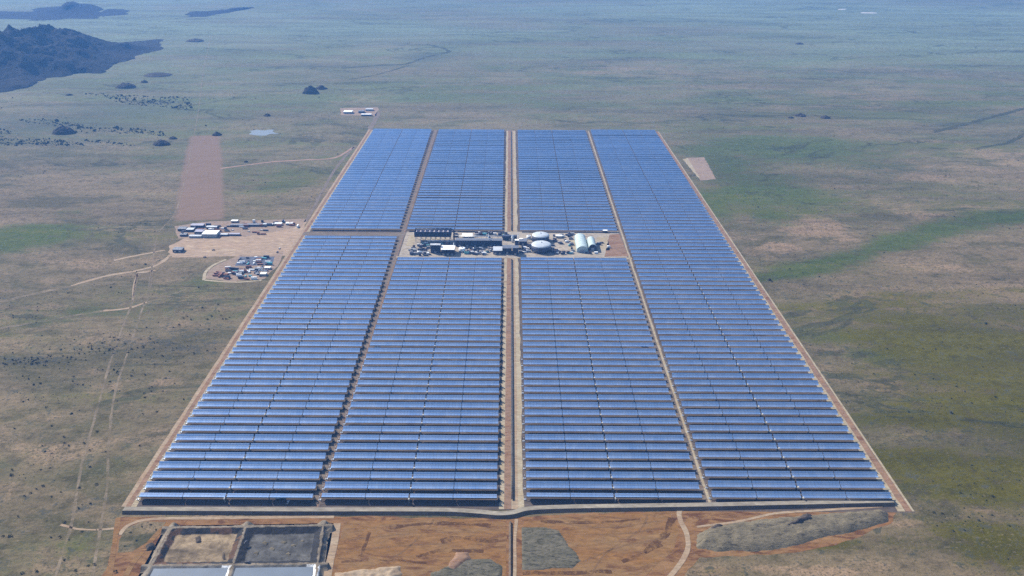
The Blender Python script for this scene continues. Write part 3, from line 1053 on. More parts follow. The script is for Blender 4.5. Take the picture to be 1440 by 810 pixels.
def pools():
    hc = 5.0
    TL, TR = P(239, 740, hc), P(458, 737, hc)
    BL, BR = P(172, 866, hc), P(440, 864, hc)
    nx, ny = 210, 200
    u = np.linspace(-0.045, 1.045, nx)
    v = np.linspace(-0.05, 1.05, ny)
    U, V = np.meshgrid(u, v)
    X = (TL.x * (1 - U) + TR.x * U) * (1 - V) + (BL.x * (1 - U) + BR.x * U) * V
    Y = (TL.y * (1 - U) + TR.y * U) * (1 - V) + (BL.y * (1 - U) + BR.y * U) * V
    W = (TR - TL).length
    D = (BL - TL).length
    # crest lines in metres of u and v
    xm, ym = U * W, V * D
    wall_u = [0.012 * W, 0.488 * W, 0.985 * W]
    vmid = 0.47
    wall_v = [0.015 * D, vmid * D, 0.985 * D]
    du = np.min([np.abs(xm - c) for c in wall_u], 0)
    dv = np.min([np.abs(ym - c) for c in wall_v], 0)
    d = np.minimum(du, dv)
    nse = fbm(X / 14, Y / 14, 4)
    d = np.maximum(0, d + 3.4 * (fbm(X / 7 + 3, Y / 7, 4) - .5))
    crest = 1.6
    out = (U < 0.0) | (U > 1.0) | (V < 0) | (V > 1)
    cell_right = U > 0.488
    lower = V > vmid
    slope = np.where(out, 0.9, np.where(lower, 0.55, 0.50))
    Z = hc - np.clip(d - crest, 0, None) * slope
    floor = np.where(lower, 1.2, np.where(cell_right, 0.5, 0.9)) + 0.5 * (nse - 0.5)
    Z = np.maximum(Z, np.where(out, 0.05, floor))
    Z = Z + np.where(d < crest, 0.3 * (nse - 0.5), 0)
    # lining colours, sunlit sides included
    C = np.ones(X.shape + (4,))
    tan = np.array([0.165, 0.122, 0.075])
    grey = np.array([0.075, 0.072, 0.068])
    liner = np.array([0.02, 0.019, 0.02])
    crestc = np.array([0.165, 0.135, 0.10])
    brown = np.array([0.075, 0.040, 0.022])
    white = np.array([0.62, 0.63, 0.64])
    is_floor = Z < floor + 0.25
    C[..., :3] = crestc
    base_floor = np.where(cell_right[..., None], grey, tan)
    streak = fbm(X / 30 + 4, Y / 12 + 9, 4)[..., None]
    base_floor = base_floor * (0.25 + 1.5 * streak)
    sl = np.where(cell_right[..., None], liner * 1.0, np.where((nse > 0.52)[..., None], liner, brown))
    sl = np.where(lower[..., None], np.where((np.abs(xm - np.where(cell_right, wall_u[2], wall_u[1])) < 12)[..., None], white, grey * 1.5), sl)  # lower cells: sun on the right-hand slopes painted white, the rest grey
    C[..., :3] = np.where((d >= crest)[..., None] & ~out[..., None], np.where(is_floor[..., None] & ~lower[..., None], base_floor, sl), C[..., :3])
    o = grid_mesh('pool_embankment', X, Y, Z, M['pool'], {'lining': C})
    tag(o, kind='structure')
    # water in the two lower cells
    for (u0, u1) in ((0.012, 0.488), (0.488, 0.985)):
        def at(uu, vv, z):
            a = TL.lerp(TR, uu)
            b = BL.lerp(BR, uu)
            q = a.lerp(b, vv)
            return (q.x, q.y, z)
        e = 4.2 / W
        ev = 4.4 / D
        bm = bmesh.new()
        bm.faces.new([bm.verts.new(at(a, b, 3.9)) for a, b in ((u0 + e, vmid + ev), (u1 - e, vmid + ev), (u1 - e, 0.985 - ev), (u0 + e, 0.985 - ev))])
        tag(bm_obj('pool_water', bm, M['water']), kind='structure')
    # outfall pads on the crest and floor clutter
    mound('sludge_heap', [(272, 757), (282, 754), (284, 763), (275, 766)], 2.4, M['dark_rubble'], 'dark sludge heap on the floor of the tan dry pool', 'sludge heap', 1.0, 1.2, 4, 3)
    mound('sludge_heap', [(312, 780), (317, 774), (319, 788), (313, 790)], 2.2, M['dark_rubble'], 'thin dark sludge heap in the tan dry pool beside the dividing bank', 'sludge heap', 1.0, 1.2, 4, 3)
    for (a, b) in ((372, 765), (384, 772), (398, 764), (412, 768), (405, 780), (360, 778), (425, 762)):
        q = P(a, b)
        mound('sludge_heap', [(a - 5, b), (a, b - 3), (a + 6, b - 1), (a + 3, b + 3)], 1.8, M['grey_rubble'], 'low grey sludge heap on the floor of the dark dry pool', 'sludge heap', 1.0, 1.0, 3, 2.5, 'grey sludge heaps in the dark pool')


pools()

# ------------------------------------------------------------------ tracks on the plain
for pts, w, mm in [
    ([(78, 812), (90, 770), (101, 735), (113, 665), (121, 630), (134, 585), (152, 520), (172, 460), (186, 425), (193, 385)], 3.6, 'faint_track'),
    ([(130, 812), (140, 750), (150, 690), (152, 640), (160, 560), (178, 500), (205, 420), (213, 380), (222, 330), (246, 300), (262, 245), (272, 195), (280, 150), (286, 100), (297, 50)], 3.6, 'faint_track'),
    ([(187, 424), (189, 400), (194, 384)], 4.0, 'tan_track'),
    ([(207, 424), (212, 400), (214, 380)], 4.5, 'faint_track'),
    ([(145, 437), (178, 434), (207, 425)], 7.0, 'tan_track'),
    ([(207, 425), (240, 414), (262, 407)], 4.0, 'faint_track'),
    ([(100, 402), (150, 388), (190, 381), (222, 372), (240, 358)], 8.0, 'tan_track'),
    ([(193, 384), (207, 382), (219, 380)], 8.0, 'tan_track'),
    ([(160, 366), (185, 361), (210, 356), (232, 352)], 8.0, 'tan_track'),
    ([(85, 738), (120, 745), (163, 743)], 3.0, 'tan_track'),
    ([(0, 425), (40, 415), (100, 402)], 10.0, 'faint_track'),
    ([(0, 462), (80, 448), (145, 437)], 8.0, 'faint_track'),
    ([(480, 96), (530, 92), (570, 90), (600, 80), (632, 72), (600, 62)], 26, 'wash'),
    ([(490, 112), (530, 105), (575, 92)], 16, 'wash'),
    ([(1310, 186), (1345, 178), (1390, 166), (1450, 150)], 22, 'wash'),
    ([(1370, 210), (1400, 204), (1420, 200), (1450, 184)], 20, 'wash'),
    ([(310, 237), (380, 228), (425, 225), (470, 222), (497, 207)], 9, 'pink_earth'),
    ([(519, 184), (527, 170), (533, 157)], 16, 'lane'),
    ([(430, 312), (470, 240), (500, 205)], 8, 'lane'),
]:
    px_strip('dry_wash' if mm == 'wash' else 'dirt_track', pts, w, M[mm], 0.14, amp=w * 0.35, sc=18)

sheet('bare_plot', [(967, 222), (990, 221), (1007, 252), (985, 254)], M['yard_earth'], 0.10, amp=3)
sheet('pale_ground', [(960, 224), (967, 222), (985, 252), (980, 248)], M['cream_verge'], 0.14, amp=3)
sheet('camp_ground', [(240, 345), (262, 334), (345, 331), (400, 318), (432, 308), (424, 330), (407, 360), (330, 361), (243, 362), (236, 355)], M['camp_earth'], 0.10, amp=6, sc=30)
sheet('camp_ground', [(246, 318), (300, 311), (430, 308), (425, 318), (350, 332), (250, 336)], M['yard_earth'], 0.14, amp=5, sc=30)
sheet('yard_ground', [(290, 392), (292, 380), (310, 370), (338, 359), (386, 359), (400, 352), (392, 372), (372, 392), (330, 396)], M['yard_earth'], 0.14, amp=4, sc=30)
sheet('paved_yard', [(338, 361), (386, 361), (383, 373), (330, 374)], M['navy2'], 0.20, amp=1)
sheet('camp_ground', [(478, 152), (533, 151), (528, 163), (480, 162)], M['yard_earth'], 0.14, amp=5, sc=30)
px_strip('dirt_track', [(287, 394), (289, 383), (300, 373), (318, 365)], 7, M['cream_verge'], 0.26)
px_strip('dirt_track', [(288, 394), (330, 397), (368, 394)], 6, M['cream_verge'], 0.26)
sheet('water', [(350, 184), (362, 182), (384, 183), (390, 188), (372, 190), (354, 190)], M['far_water'], 0.15, amp=16, sc=30)
for a, b, rx, ry in ((1185, 13, 8, 0.6), (1220, 18, 11, 0.7)):
    sheet('salt_pan', [(a + rx * math.cos(t), b + ry * math.sin(t)) for t in np.linspace(0, 2 * PI, 14)[:-1]], M['pale_pan'], 0.2, amp=40, sc=200)


# ------------------------------------------------------------------ mountains and outcrops
def poly_dist(X, Y, pts, closed):
    """distance to a polyline, index parameter of the closest point"""
    d = np.full(X.shape, 1e9)
    par = np.zeros(X.shape)
    n = len(pts)
    for i in range(n if closed else n - 1):
        (ax, ay), (bx, by) = pts[i][:2], pts[(i + 1) % n][:2]
        dx, dy = bx - ax, by - ay
        t = np.clip(((X - ax) * dx + (Y - ay) * dy) / (dx * dx + dy * dy + 1e-9), 0, 1)
        q = np.hypot(X - ax - t * dx, Y - ay - t * dy)
        m = q < d
        d = np.where(m, q, d)
        par = np.where(m, i + t, par)
    return d, par


def inside_poly(X, Y, pts):
    ins = np.zeros(X.shape, bool)
    n = len(pts)
    for i in range(n):
        (ax, ay), (bx, by) = pts[i][:2], pts[(i + 1) % n][:2]
        ins ^= ((ay > Y) != (by > Y)) & (X < (bx - ax) * (Y - ay) / (by - ay + 1e-9) + ax)
    return ins


def mountain(name, ridge, base, depth_back, gx_n=150, gy_n=110, seed=0.0, m='rock', rough=0.45):
    """ridge: (px, py, distance) points of the skyline; base: (px, py) points of the foot seen from the plain"""
    rp = [tuple(at_depth(*q)) for q in ridge]
    bp = [tuple(P(*q))[:2] for q in base]
    back = [(p[0] - depth_back * .35, p[1] + depth_back) for p in rp[::-1]]
    out = bp + back
    xs, ys = [p[0] for p in out], [p[1] for p in out]
    X, Y = np.meshgrid(np.linspace(min(xs), max(xs), gx_n), np.linspace(min(ys), max(ys), gy_n))
    size = max(depth_back, 200)
    Xw = X + 0.22 * size * (fbm(X / size * 2.2 + seed, Y / size * 2.2, 4) - .5) * 2
    Yw = Y + 0.22 * size * (fbm(X / size * 2.2 + 40 + seed, Y / size * 2.2, 4) - .5) * 2
    dr, par = poly_dist(Xw, Yw, rp, False)
    hr = np.interp(par, np.arange(len(rp)), [max(p[2], 2) for p in rp])
    db, _ = poly_dist(Xw, Yw, out, True)
    ins = inside_poly(Xw, Yw, out)
    t = np.where(ins, db / (db + dr + 1e-6), 0)
    rg = ridged(X / (size * .55) + seed, Y / (size * .55) + seed, 5)
    rg2 = ridged(X / (size * .2) + seed + 9, Y / (size * .2) + seed, 4)
    Z = hr * t ** 0.8 * (1 - rough * 1.3 * (1 - rg) * (1.15 - t) - 0.25 * rough * (1 - rg2)) * (1 + 0.12 * rough)
    Z = np.where(t <= 0, -4, Z)
    ob = grid_mesh(name, X, Y, Z, M[m])
    tag(ob, kind='structure')


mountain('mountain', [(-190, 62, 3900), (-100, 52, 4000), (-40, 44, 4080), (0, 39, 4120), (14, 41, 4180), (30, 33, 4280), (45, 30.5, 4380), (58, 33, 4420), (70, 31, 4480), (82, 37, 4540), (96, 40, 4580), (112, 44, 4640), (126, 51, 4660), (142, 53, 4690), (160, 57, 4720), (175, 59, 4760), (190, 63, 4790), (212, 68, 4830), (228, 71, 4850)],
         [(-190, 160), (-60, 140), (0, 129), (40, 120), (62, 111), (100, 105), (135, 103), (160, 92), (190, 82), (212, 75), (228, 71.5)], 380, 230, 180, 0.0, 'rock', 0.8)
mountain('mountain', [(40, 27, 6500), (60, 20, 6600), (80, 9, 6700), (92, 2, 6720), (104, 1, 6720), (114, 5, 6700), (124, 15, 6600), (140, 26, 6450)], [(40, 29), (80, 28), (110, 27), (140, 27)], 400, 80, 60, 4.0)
mountain('hill', [(-20, 24, 6500), (10, 20, 6500), (40, 20, 6500), (70, 21, 6500), (85, 27, 6400)], [(-20, 27), (40, 27.5), (85, 28)], 200, 60, 40, 7.0)
mountain('hill', [(140, 24, 6600), (150, 17, 6700), (165, 16, 6700), (178, 20, 6600)], [(140, 24), (178, 21)], 200, 60, 40, 8.0)
mountain('hill', [(262, 23, 6550), (275, 17.5, 6650), (290, 20, 6650), (305, 17, 6700), (320, 13, 6800), (345, 9, 6950), (358, 10, 7000)], [(262, 24.5), (290, 24), (320, 18), (358, 11)], 150, 60, 40, 9.0)


def outcrop(px, py, wpx, hpx, i):
    """dark rocky knoll standing on the plain"""
    c = P(px, py)
    sc = (P(px + 1, py) - P(px, py)).length
    r = wpx / 2 * sc
    h = hpx * sc * 0.95
    n = 40
    X, Y = np.meshgrid(np.linspace(-1.15, 1.15, n), np.linspace(-1.15, 1.15, n))
    d = np.hypot(X, Y) + 0.5 * (fbm(X * 1.8 + i * 3, Y * 1.8 + i, 4) - .5)
    s = np.clip(1 - d, 0, 1)
    Z = h * 1.25 * s ** 0.5 * (0.6 + 0.8 * fbm(X * 3 + i, Y * 3, 4)) - np.where(s <= 0, 1.0, 0)
    tag(grid_mesh('hill', c.x + X * r, c.y + Y * r * 0.8, Z, M['kopje']), kind='structure')


for i, (a, b, w, h) in enumerate([(437, 131, 22, 9), (452, 125, 16, 4), (90, 187, 30, 9), (178, 123, 26, 6), (203, 116, 10, 3), (228, 203, 24, 6), (243, 195, 12, 3), (305, 190, 14, 4), (222, 106, 40, 3),
                                  (1125, 163, 16, 3), (1161, 166, 14, 3), (1112, 166, 8, 2), (1124, 62, 12, 2), (97, 134, 10, 2), (275, 58, 24, 3), (376, 163, 10, 3), (346, 228, 6, 2), (1082, 394, 5, 2.5)]):
    outcrop(a, b, w, h, i)


# ------------------------------------------------------------------ buildings
def shed(px0, px1, py_front, d, h, roof, wall, label, cat='shed', group=None, name='shed', rise=0.0, z=0.3, door=None, rz=0.0):
    """a hall whose front foot is at py_front, spanning px0 to px1; roof lies on the walls"""
    a, b = P(px0, py_front), P(px1, py_front)
    w = (b - a).length
    root = empty(name, ((a.x + b.x) / 2, a.y + d / 2, z), rz, label, cat, group)
    bm = bmesh.new()
    box(bm, 0, 0, h / 2, w, d, h)
    bm_obj('wall', bm, wall, root)
    bm = bmesh.new()
    e = 0.5
    t = 0.35
    ys = (-d / 2 - e, 0, d / 2 + e)
    zs = (h + 0.02, h + 0.02 + rise, h + 0.02)
    lo = [[bm.verts.new((x, y, zz)) for y, zz in zip(ys, zs)] for x in (-w / 2 - e, w / 2 + e)]
    hi = [[bm.verts.new((x, y, zz + t)) for y, zz in zip(ys, zs)] for x in (-w / 2 - e, w / 2 + e)]
    for k in range(2):
        bm.faces.new((lo[0][k], lo[0][k + 1], lo[1][k + 1], lo[1][k]))
        bm.faces.new((hi[0][k], hi[1][k], hi[1][k + 1], hi[0][k + 1]))
        for s in (0, 1):
            bm.faces.new((lo[s][k], hi[s][k], hi[s][k + 1], lo[s][k + 1]))
    for k in (0, 2):
        bm.faces.new((lo[0][k], lo[1][k], hi[1][k], hi[0][k]))
    bm_obj('roof', bm, roof, root)
    if door:
        n = door
        for i in range(n):
            bm = bmesh.new()
            x = (i + 0.5) / n * w - w / 2
            box(bm, x, -d / 2 - 0.06, min(4.0, h * .6) / 2, min(4.5, w / n * .5), 0.1, min(4.0, h * .6))
            bm_obj('door', bm, M['steel'], root)
    return root


def tank(px, py, dia, h, m_roof, m_wall, label, dome=0.14, z=0.3, group=None, stairs=True):
    c = P(px, py)
    root = empty('storage_tank', (c.x, c.y + dia / 2, z), 0, label, 'tank', group)
    bm = bmesh.new()
    cyl(bm, (0, 0, 0), dia / 2, h, 40)
    bm_obj('tank_shell', bm, m_wall, root)
    bm = bmesh.new()
    n, rr = 40, 7
    rings = []
    for k in range(rr):
        t = k / (rr - 1) * PI / 2
        rad = (dia / 2 + 0.25) * math.cos(t)
        zz = h + 0.05 + dia * dome * math.sin(t)
        if k == rr - 1:
            top = bm.verts.new((0, 0, zz))
        else:
            rings.append([bm.verts.new((rad * math.cos(2 * PI * i / n), rad * math.sin(2 * PI * i / n), zz)) for i in range(n)])
    for a, b in zip(rings, rings[1:]):
        for i in range(n):
            bm.faces.new((a[i], a[(i + 1) % n], b[(i + 1) % n], b[i])).smooth = True
    for i in range(n):
        bm.faces.new((rings[-1][i], rings[-1][(i + 1) % n], top)).smooth = True
    bm.faces.new(rings[0][::-1])
    bm_obj('dome_roof', bm, m_roof, root)
    if stairs:
        bm = bmesh.new()
        for i in range(14):
            t = R(-150 + i * 5)
            box(bm, (dia / 2 + .6) * math.cos(t), (dia / 2 + .6) * math.sin(t), (i + 1) * h / 14, 1.4, 1.4, .3)
        bm_obj('stairway', bm, M['steel'], root)
        bm = bmesh.new()
        cyl(bm, (0, 0, h + dia * dome), 1.4, 1.6, 12)
        bm_obj('roof_vent', bm, M['steel'], root)
    return root


def vault(px0, px1, py_front, length, h, roof, wall, label):
    a, b = P(px0, py_front), P(px1, py_front)
    w = (b - a).length
    root = empty('barrel_vault_hall', ((a.x + b.x) / 2, a.y, 0.3), 0, label, 'hall')
    n = 16
    prof = [(-w / 2 * math.cos(PI * i / n), h * 0.35 + h * 0.65 * math.sin(PI * i / n)) for i in range(n + 1)]
    bm = bmesh.new()
    A = [bm.verts.new((x, 0, z)) for x, z in prof]
    B = [bm.verts.new((x, length, z)) for x, z in prof]
    for i in range(n):
        bm.faces.new((A[i], A[i + 1], B[i + 1], B[i])).smooth = True
    for k in range(6):       # standing ribs
        y = length * (k + 0.5) / 6
        for i in range(n):
            (x0, z0), (x1, z1) = prof[i], prof[i + 1]
            v = [bm.verts.new((x0 * 1.01, y - .4, z0 * 1.01)), bm.verts.new((x1 * 1.01, y - .4, z1 * 1.01)), bm.verts.new((x1 * 1.01, y + .4, z1 * 1.01)), bm.verts.new((x0 * 1.01, y + .4, z0 * 1.01))]
            bm.faces.new(v)
    bm_obj('vault_roof', bm, roof, root)
    bm = bmesh.new()
    for y in (0.3, length - 0.3):
        vs = [bm.verts.new((x * .985, y, z * .985)) for x, z in prof]
        vs += [bm.verts.new((w / 2 * .985, y, 0)), bm.verts.new((-w / 2 * .985, y, 0))]
        bm.faces.new(vs)
    for s in (-1, 1):
        x = s * w / 2 * .985
        bm.faces.new([bm.verts.new(q) for q in ((x, .3, 0), (x, length - .3, 0), (x, length - .3, h * .345), (x, .3, h * .345))])
    bm_obj('wall', bm, wall, root)
    bm = bmesh.new()
    box(bm, 0, 0.15, h * .22, w * .35, .2, h * .44)
    bm_obj('door', bm, M['grey_wall'], root)
    return root


def air_condenser():
    a, b = P(583, 341), P(634.5, 341)
    w = (b - a).length
    d = 26
    root = empty('air_cooled_condenser', ((a.x + b.x) / 2, a.y + d / 2, .3), 0, 'long navy air cooled condenser on tall legs at the lane corner of the power station', 'condenser')
    nx = 8
    for i in range(nx):
        for j in (-1, 1):
            bm = bmesh.new()
            x = -w / 2 + 3 + (w - 6) * i / (nx - 1)
            box(bm, x, j * (d / 2 - 2), 6.6, 1.3, 1.3, 13.2)
            bm_obj('leg', bm, M['steel'], root)
    bm = bmesh.new()
    box(bm, 0, 0, 13.9, w, d, 1.2)
    bm_obj('fan_deck', bm, M['navy2'], root)
    bm = bmesh.new()
    for (cx, cy, sx, sy) in ((0, -d / 2, w, .4), (0, d / 2, w, .4), (-w / 2 + .2, 0, .4, d - .8), (w / 2 - .2, 0, .4, d - .8)):
        box(bm, cx, cy, 20.3, sx, sy, 11.6)
    for i in range(16):
        box(bm, -w / 2 + (i + .5) * w / 16, -d / 2 - .3, 20.3, .35, .3, 11.4)
    bm_obj('wind_wall', bm, M['navy'], root)
    bm = bmesh.new()
    k = 8
    for i in range(k):
        x0 = -w / 2 + .5 + (w - 1) * i / k
        x1 = -w / 2 + .5 + (w - 1) * (i + 1) / k
        v = [bm.verts.new(q) for q in ((x0, -d / 2 + .5, 20), (x1, -d / 2 + .5, 20), ((x0 + x1) / 2, -d / 2 + .5, 26), (x0, d / 2 - .5, 20), (x1, d / 2 - .5, 20), ((x0 + x1) / 2, d / 2 - .5, 26))]
        for q in ((0, 1, 2), (3, 5, 4), (0, 2, 5, 3), (1, 4, 5, 2)):
            bm.faces.new([v[t] for t in q])
    bm_obj('tube_bundle', bm, M['plum_roof'], root)
    bm = bmesh.new()
    tube(bm, [(-w / 2 + 2, 0, 27.2), (w / 2 + 4, 0, 27.2), (w / 2 + 6, 0, 25), (w / 2 + 6, 0, 2)], 1.7, 12)
    bm_obj('steam_duct', bm, M['navy2'], root)


air_condenser()
shed(620.5, 639, 359, 27, 13, M['white_roof'], M['navy'], 'white roofed turbine hall with black walls beside the front lane of the power station', 'hall', None, 'turbine_hall', 1.2, door=3)
shed(605.5, 619.5, 356, 9, 19, M['grey_roof'], M['navy'], 'tall black boiler house against the white roofed turbine hall', 'boiler house', None, 'boiler_house', 0.6, door=1)
tank(649.5, 355, 15, 7, M['white'], M['white'], 'single white squat tank beside the white roofed turbine hall', 0.12)
shed(641, 706, 347, 14, 15, M['dark_roof'], M['navy'], 'very long navy heat exchanger hall across the middle of the power station', 'hall', None, 'exchanger_hall', 0.8, door=6)
shed(650, 664, 334, 15, 4.5, M['white_roof'], M['grey_wall'], 'low bright white workshop behind the long navy hall', 'workshop', None, 'workshop', 0.8, door=2)
shed(693.5, 706, 358, 26, 9, M['grey_roof'], M['navy2'], 'pale grey flat roofed electrical building beside the central road crossing', 'building', None, 'electrical_building', 0.2, door=2)
shed(707, 719.5, 357, 20, 13, M['dark_roof'], M['navy'], 'navy block in the station centre joined to the pale grey electrical building', 'building', None, 'steam_generator_building', 0.3, door=1)
shed(720.5, 729, 359, 16, 17, M['dark_roof'], M['navy'], 'tall navy block at the front lane beside the central road crossing', 'building', None, 'steam_generator_building', 0.3, door=1)
shed(724, 729.5, 350, 8, 20, M['white_roof'], M['navy2'], 'small white roofed tower rising behind the tall navy block', 'tower', None, 'plant_tower', 0.2)
shed(707, 727, 338, 9, 10, M['navy2'], M['navy'], 'low navy pump house at the far side of the central crossing', 'pump house', None, 'pump_house', 0.3, door=1)
shed(730, 741, 345, 14, 9, M['dark_roof'], M['navy'], 'dark pump house between the central crossing and the domed tanks', 'pump house', None, 'pump_house', 0.3, door=1)
tank(760.5, 342.5, 40, 13, M['dome_sheet'], M['navy2'], 'domed storage tank on the far side, walls coloured dark as shade, white crown', 0.12)  # shaded side of the tanks put into the shell colour
tank(761.5, 357.5, 45, 14, M['dome_sheet'], M['navy2'], 'larger domed storage tank on the near side, walls coloured dark as shade, white crown', 0.12)
tank(743.5, 336.5, 10, 6, M['white'], M['white'], 'little white tank next to the far domed tank', 0.12)
vault(811, 827, 355, 84, 15, M['pale_green_roof'], M['pale_green_roof'], 'long pale green barrel vaulted hall at the bare plot end of the power station')
vault(827.6, 839, 353, 52, 16, M['pale_green_roof'], M['navy'], 'shorter pale green vaulted hall with black gable, joined to the longer one')
shed(848, 854, 327.5, 7, 5, M['white_roof'], M['navy'], 'small dark hut at the far lane behind the vaulted halls', 'hut', None, 'hut', 0.4)
shed(782, 790, 335, 9, 5, M['white_roof'], M['grey_wall'], 'small white roofed hut between the domed tanks and the vaulted hall', 'hut', None, 'hut', 0.5, door=1)


def stack(px, py, h, r, label):
    c = P(px, py)
    root = empty('chimney', (c.x, c.y, .3), 0, label, 'chimney')
    bm = bmesh.new()
    cyl(bm, (0, 0, 0), r, h, 14, r * .8)
    bm_obj('shaft', bm, M['white'], root)
    bm = bmesh.new()
    cyl(bm, (0, 0, h * .7), r * 1.5, .6, 14)
    cyl(bm, (0, 0, h), r * 1.05, .8, 14)
    bm_obj('platform', bm, M['steel'], root)


stack(687, 346, 29, 1.1, 'slender white chimney standing before the long navy hall')
stack(638.4, 353, 19, 1.0, 'white chimney at the end of the white roofed turbine hall')
stack(720.6, 341, 17, 2.4, 'thick white chimney at the far side of the central crossing')
stack(728.5, 346, 29, .9, 'white chimney next to the small white roofed tower')


# pipe rack crossing the station
def pipe_rack(p0, p1, label, h=7.0):
    a, b = P(*p0), P(*p1)
    L = (b - a).length
    ang = math.atan2(b.y - a.y, b.x - a.x)
    root = empty('pipe_rack', (a.x, a.y, .3), ang, label, 'pipe rack')
    n = max(3, int(L / 12))
    for i in range(n + 1):
        bm = bmesh.new()
        for s in (-2, 2):
            box(bm, L * i / n, s, h / 2, .5, .5, h)
        box(bm, L * i / n, 0, h - .3, .5, 3.4, .5)
        bm_obj('trestle', bm, M['dark_steel'], root)
    for k, s in enumerate((-1.4, 0, 1.4)):
        bm = bmesh.new()
        tube(bm, [(0, s, h + .6), (L, s, h + .6)], .5, 8)
        bm_obj('pipe', bm, M['pipe_silver'], root)


pipe_rack((600, 343), (640, 343.5), 'silver pipe rack between the condenser and the black boiler house')
pipe_rack((645, 336.5), (716, 336.5), 'long silver pipe rack running behind the long navy hall')
pipe_rack((730, 340), (748, 340), 'short silver pipe rack leading to the domed tanks')


def equipment(px, py, w, d, h, m, label, group, i):
    """transformer or skid: body with cooling fins, bushings or vessels on a plinth"""
    c = P(px, py)
    root = empty('plant_unit', (c.x, c.y, .35), 0, label, 'equipment', group)
    bm = bmesh.new()
    box(bm, 0, 0, .25, w * 1.15, d * 1.15, .5)
    bm_obj('plinth', bm, M['concrete'], root)
    bm = bmesh.new()
    if i % 3 == 0:
        tube(bm, [(-w / 2, 0, .6 + h / 2), (w / 2, 0, .6 + h / 2)], h / 2, 12)
    else:
        box(bm, 0, 0, .5 + h / 2, w, d * .7, h)
        for k in range(5):
            box(bm, -w * .4 + w * .2 * k, -d * .42, .5 + h * .45, w * .08, d * .14, h * .7)
    bm_obj('unit_body', bm, m, root)
    if i % 3 == 1:
        for k in (-1, 0, 1):
            bm = bmesh.new()
            cyl(bm, (k * w * .25, 0, .5 + h + .02), .35, 1.6, 8)
            bm_obj('bushing', bm, M['rust'], root)
    return root


EQ = [('white', 'white plant unit on the gravel of the power station', 'white plant units in the power station'),
      ('grey_wall', 'grey plant unit on the gravel of the power station', 'grey plant units in the power station'),
      ('navy2', 'dark blue plant unit on the gravel of the power station', 'dark blue plant units in the power station'),
      ('teal', 'teal plant unit on the gravel of the power station', 'teal plant units in the power station')]
zones = [(588, 632, 342, 347, 30), (576, 604, 348, 360, 32), (655, 692, 350, 359, 34), (666, 712, 328, 335, 30), (640, 718, 349, 352, 14), (776, 806, 329, 358, 44), (730, 748, 343, 358, 12), (736, 746, 346, 358, 6), (639, 660, 341, 349, 0), (840, 856, 336, 352, 4), (816, 842, 356, 360, 3), (640, 648, 328, 334, 3)]
kk = 0
for (xa, xb, ya, yb, n) in zones:
    for _ in range(n):
        e = EQ[rnd.choices((0, 1, 2, 3), (3, 4, 9, 1))[0]]
        equipment(rnd.uniform(xa, xb), rnd.uniform(ya, yb), rnd.uniform(4, 11), rnd.uniform(3, 6), rnd.uniform(2.2, 5), M[e[0]], e[1], e[2], kk)
        kk += 1


# ------------------------------------------------------------------ workers' camp and yards
def container(px, py, m, label, group, L=12.0, rz=0.0, hh=2.8, name='shipping_container', cat='container'):
    c = P(px, py)
    bm = bmesh.new()
    box(bm, 0, 0, hh / 2 + .1, L, 2.6, hh)
    n = int(L / .8)
    for k in range(n):
        for s in (-1, 1):
            box(bm, -L / 2 + (k + .5) * L / n, s * 1.34, hh / 2 + .1, L / n * .5, .08, hh * .86)
    for sx in (-1, 1):
        for sy in (-1, 1):
            box(bm, sx * (L / 2 - .1), sy * 1.25, hh / 2 + .1, .3, .3, hh + .2)
    o = bm_obj(name, bm, m)
    o.location = (c.x, c.y, .25)
    o.rotation_euler = (0, 0, rz)
    return tag(o, label, cat, group)


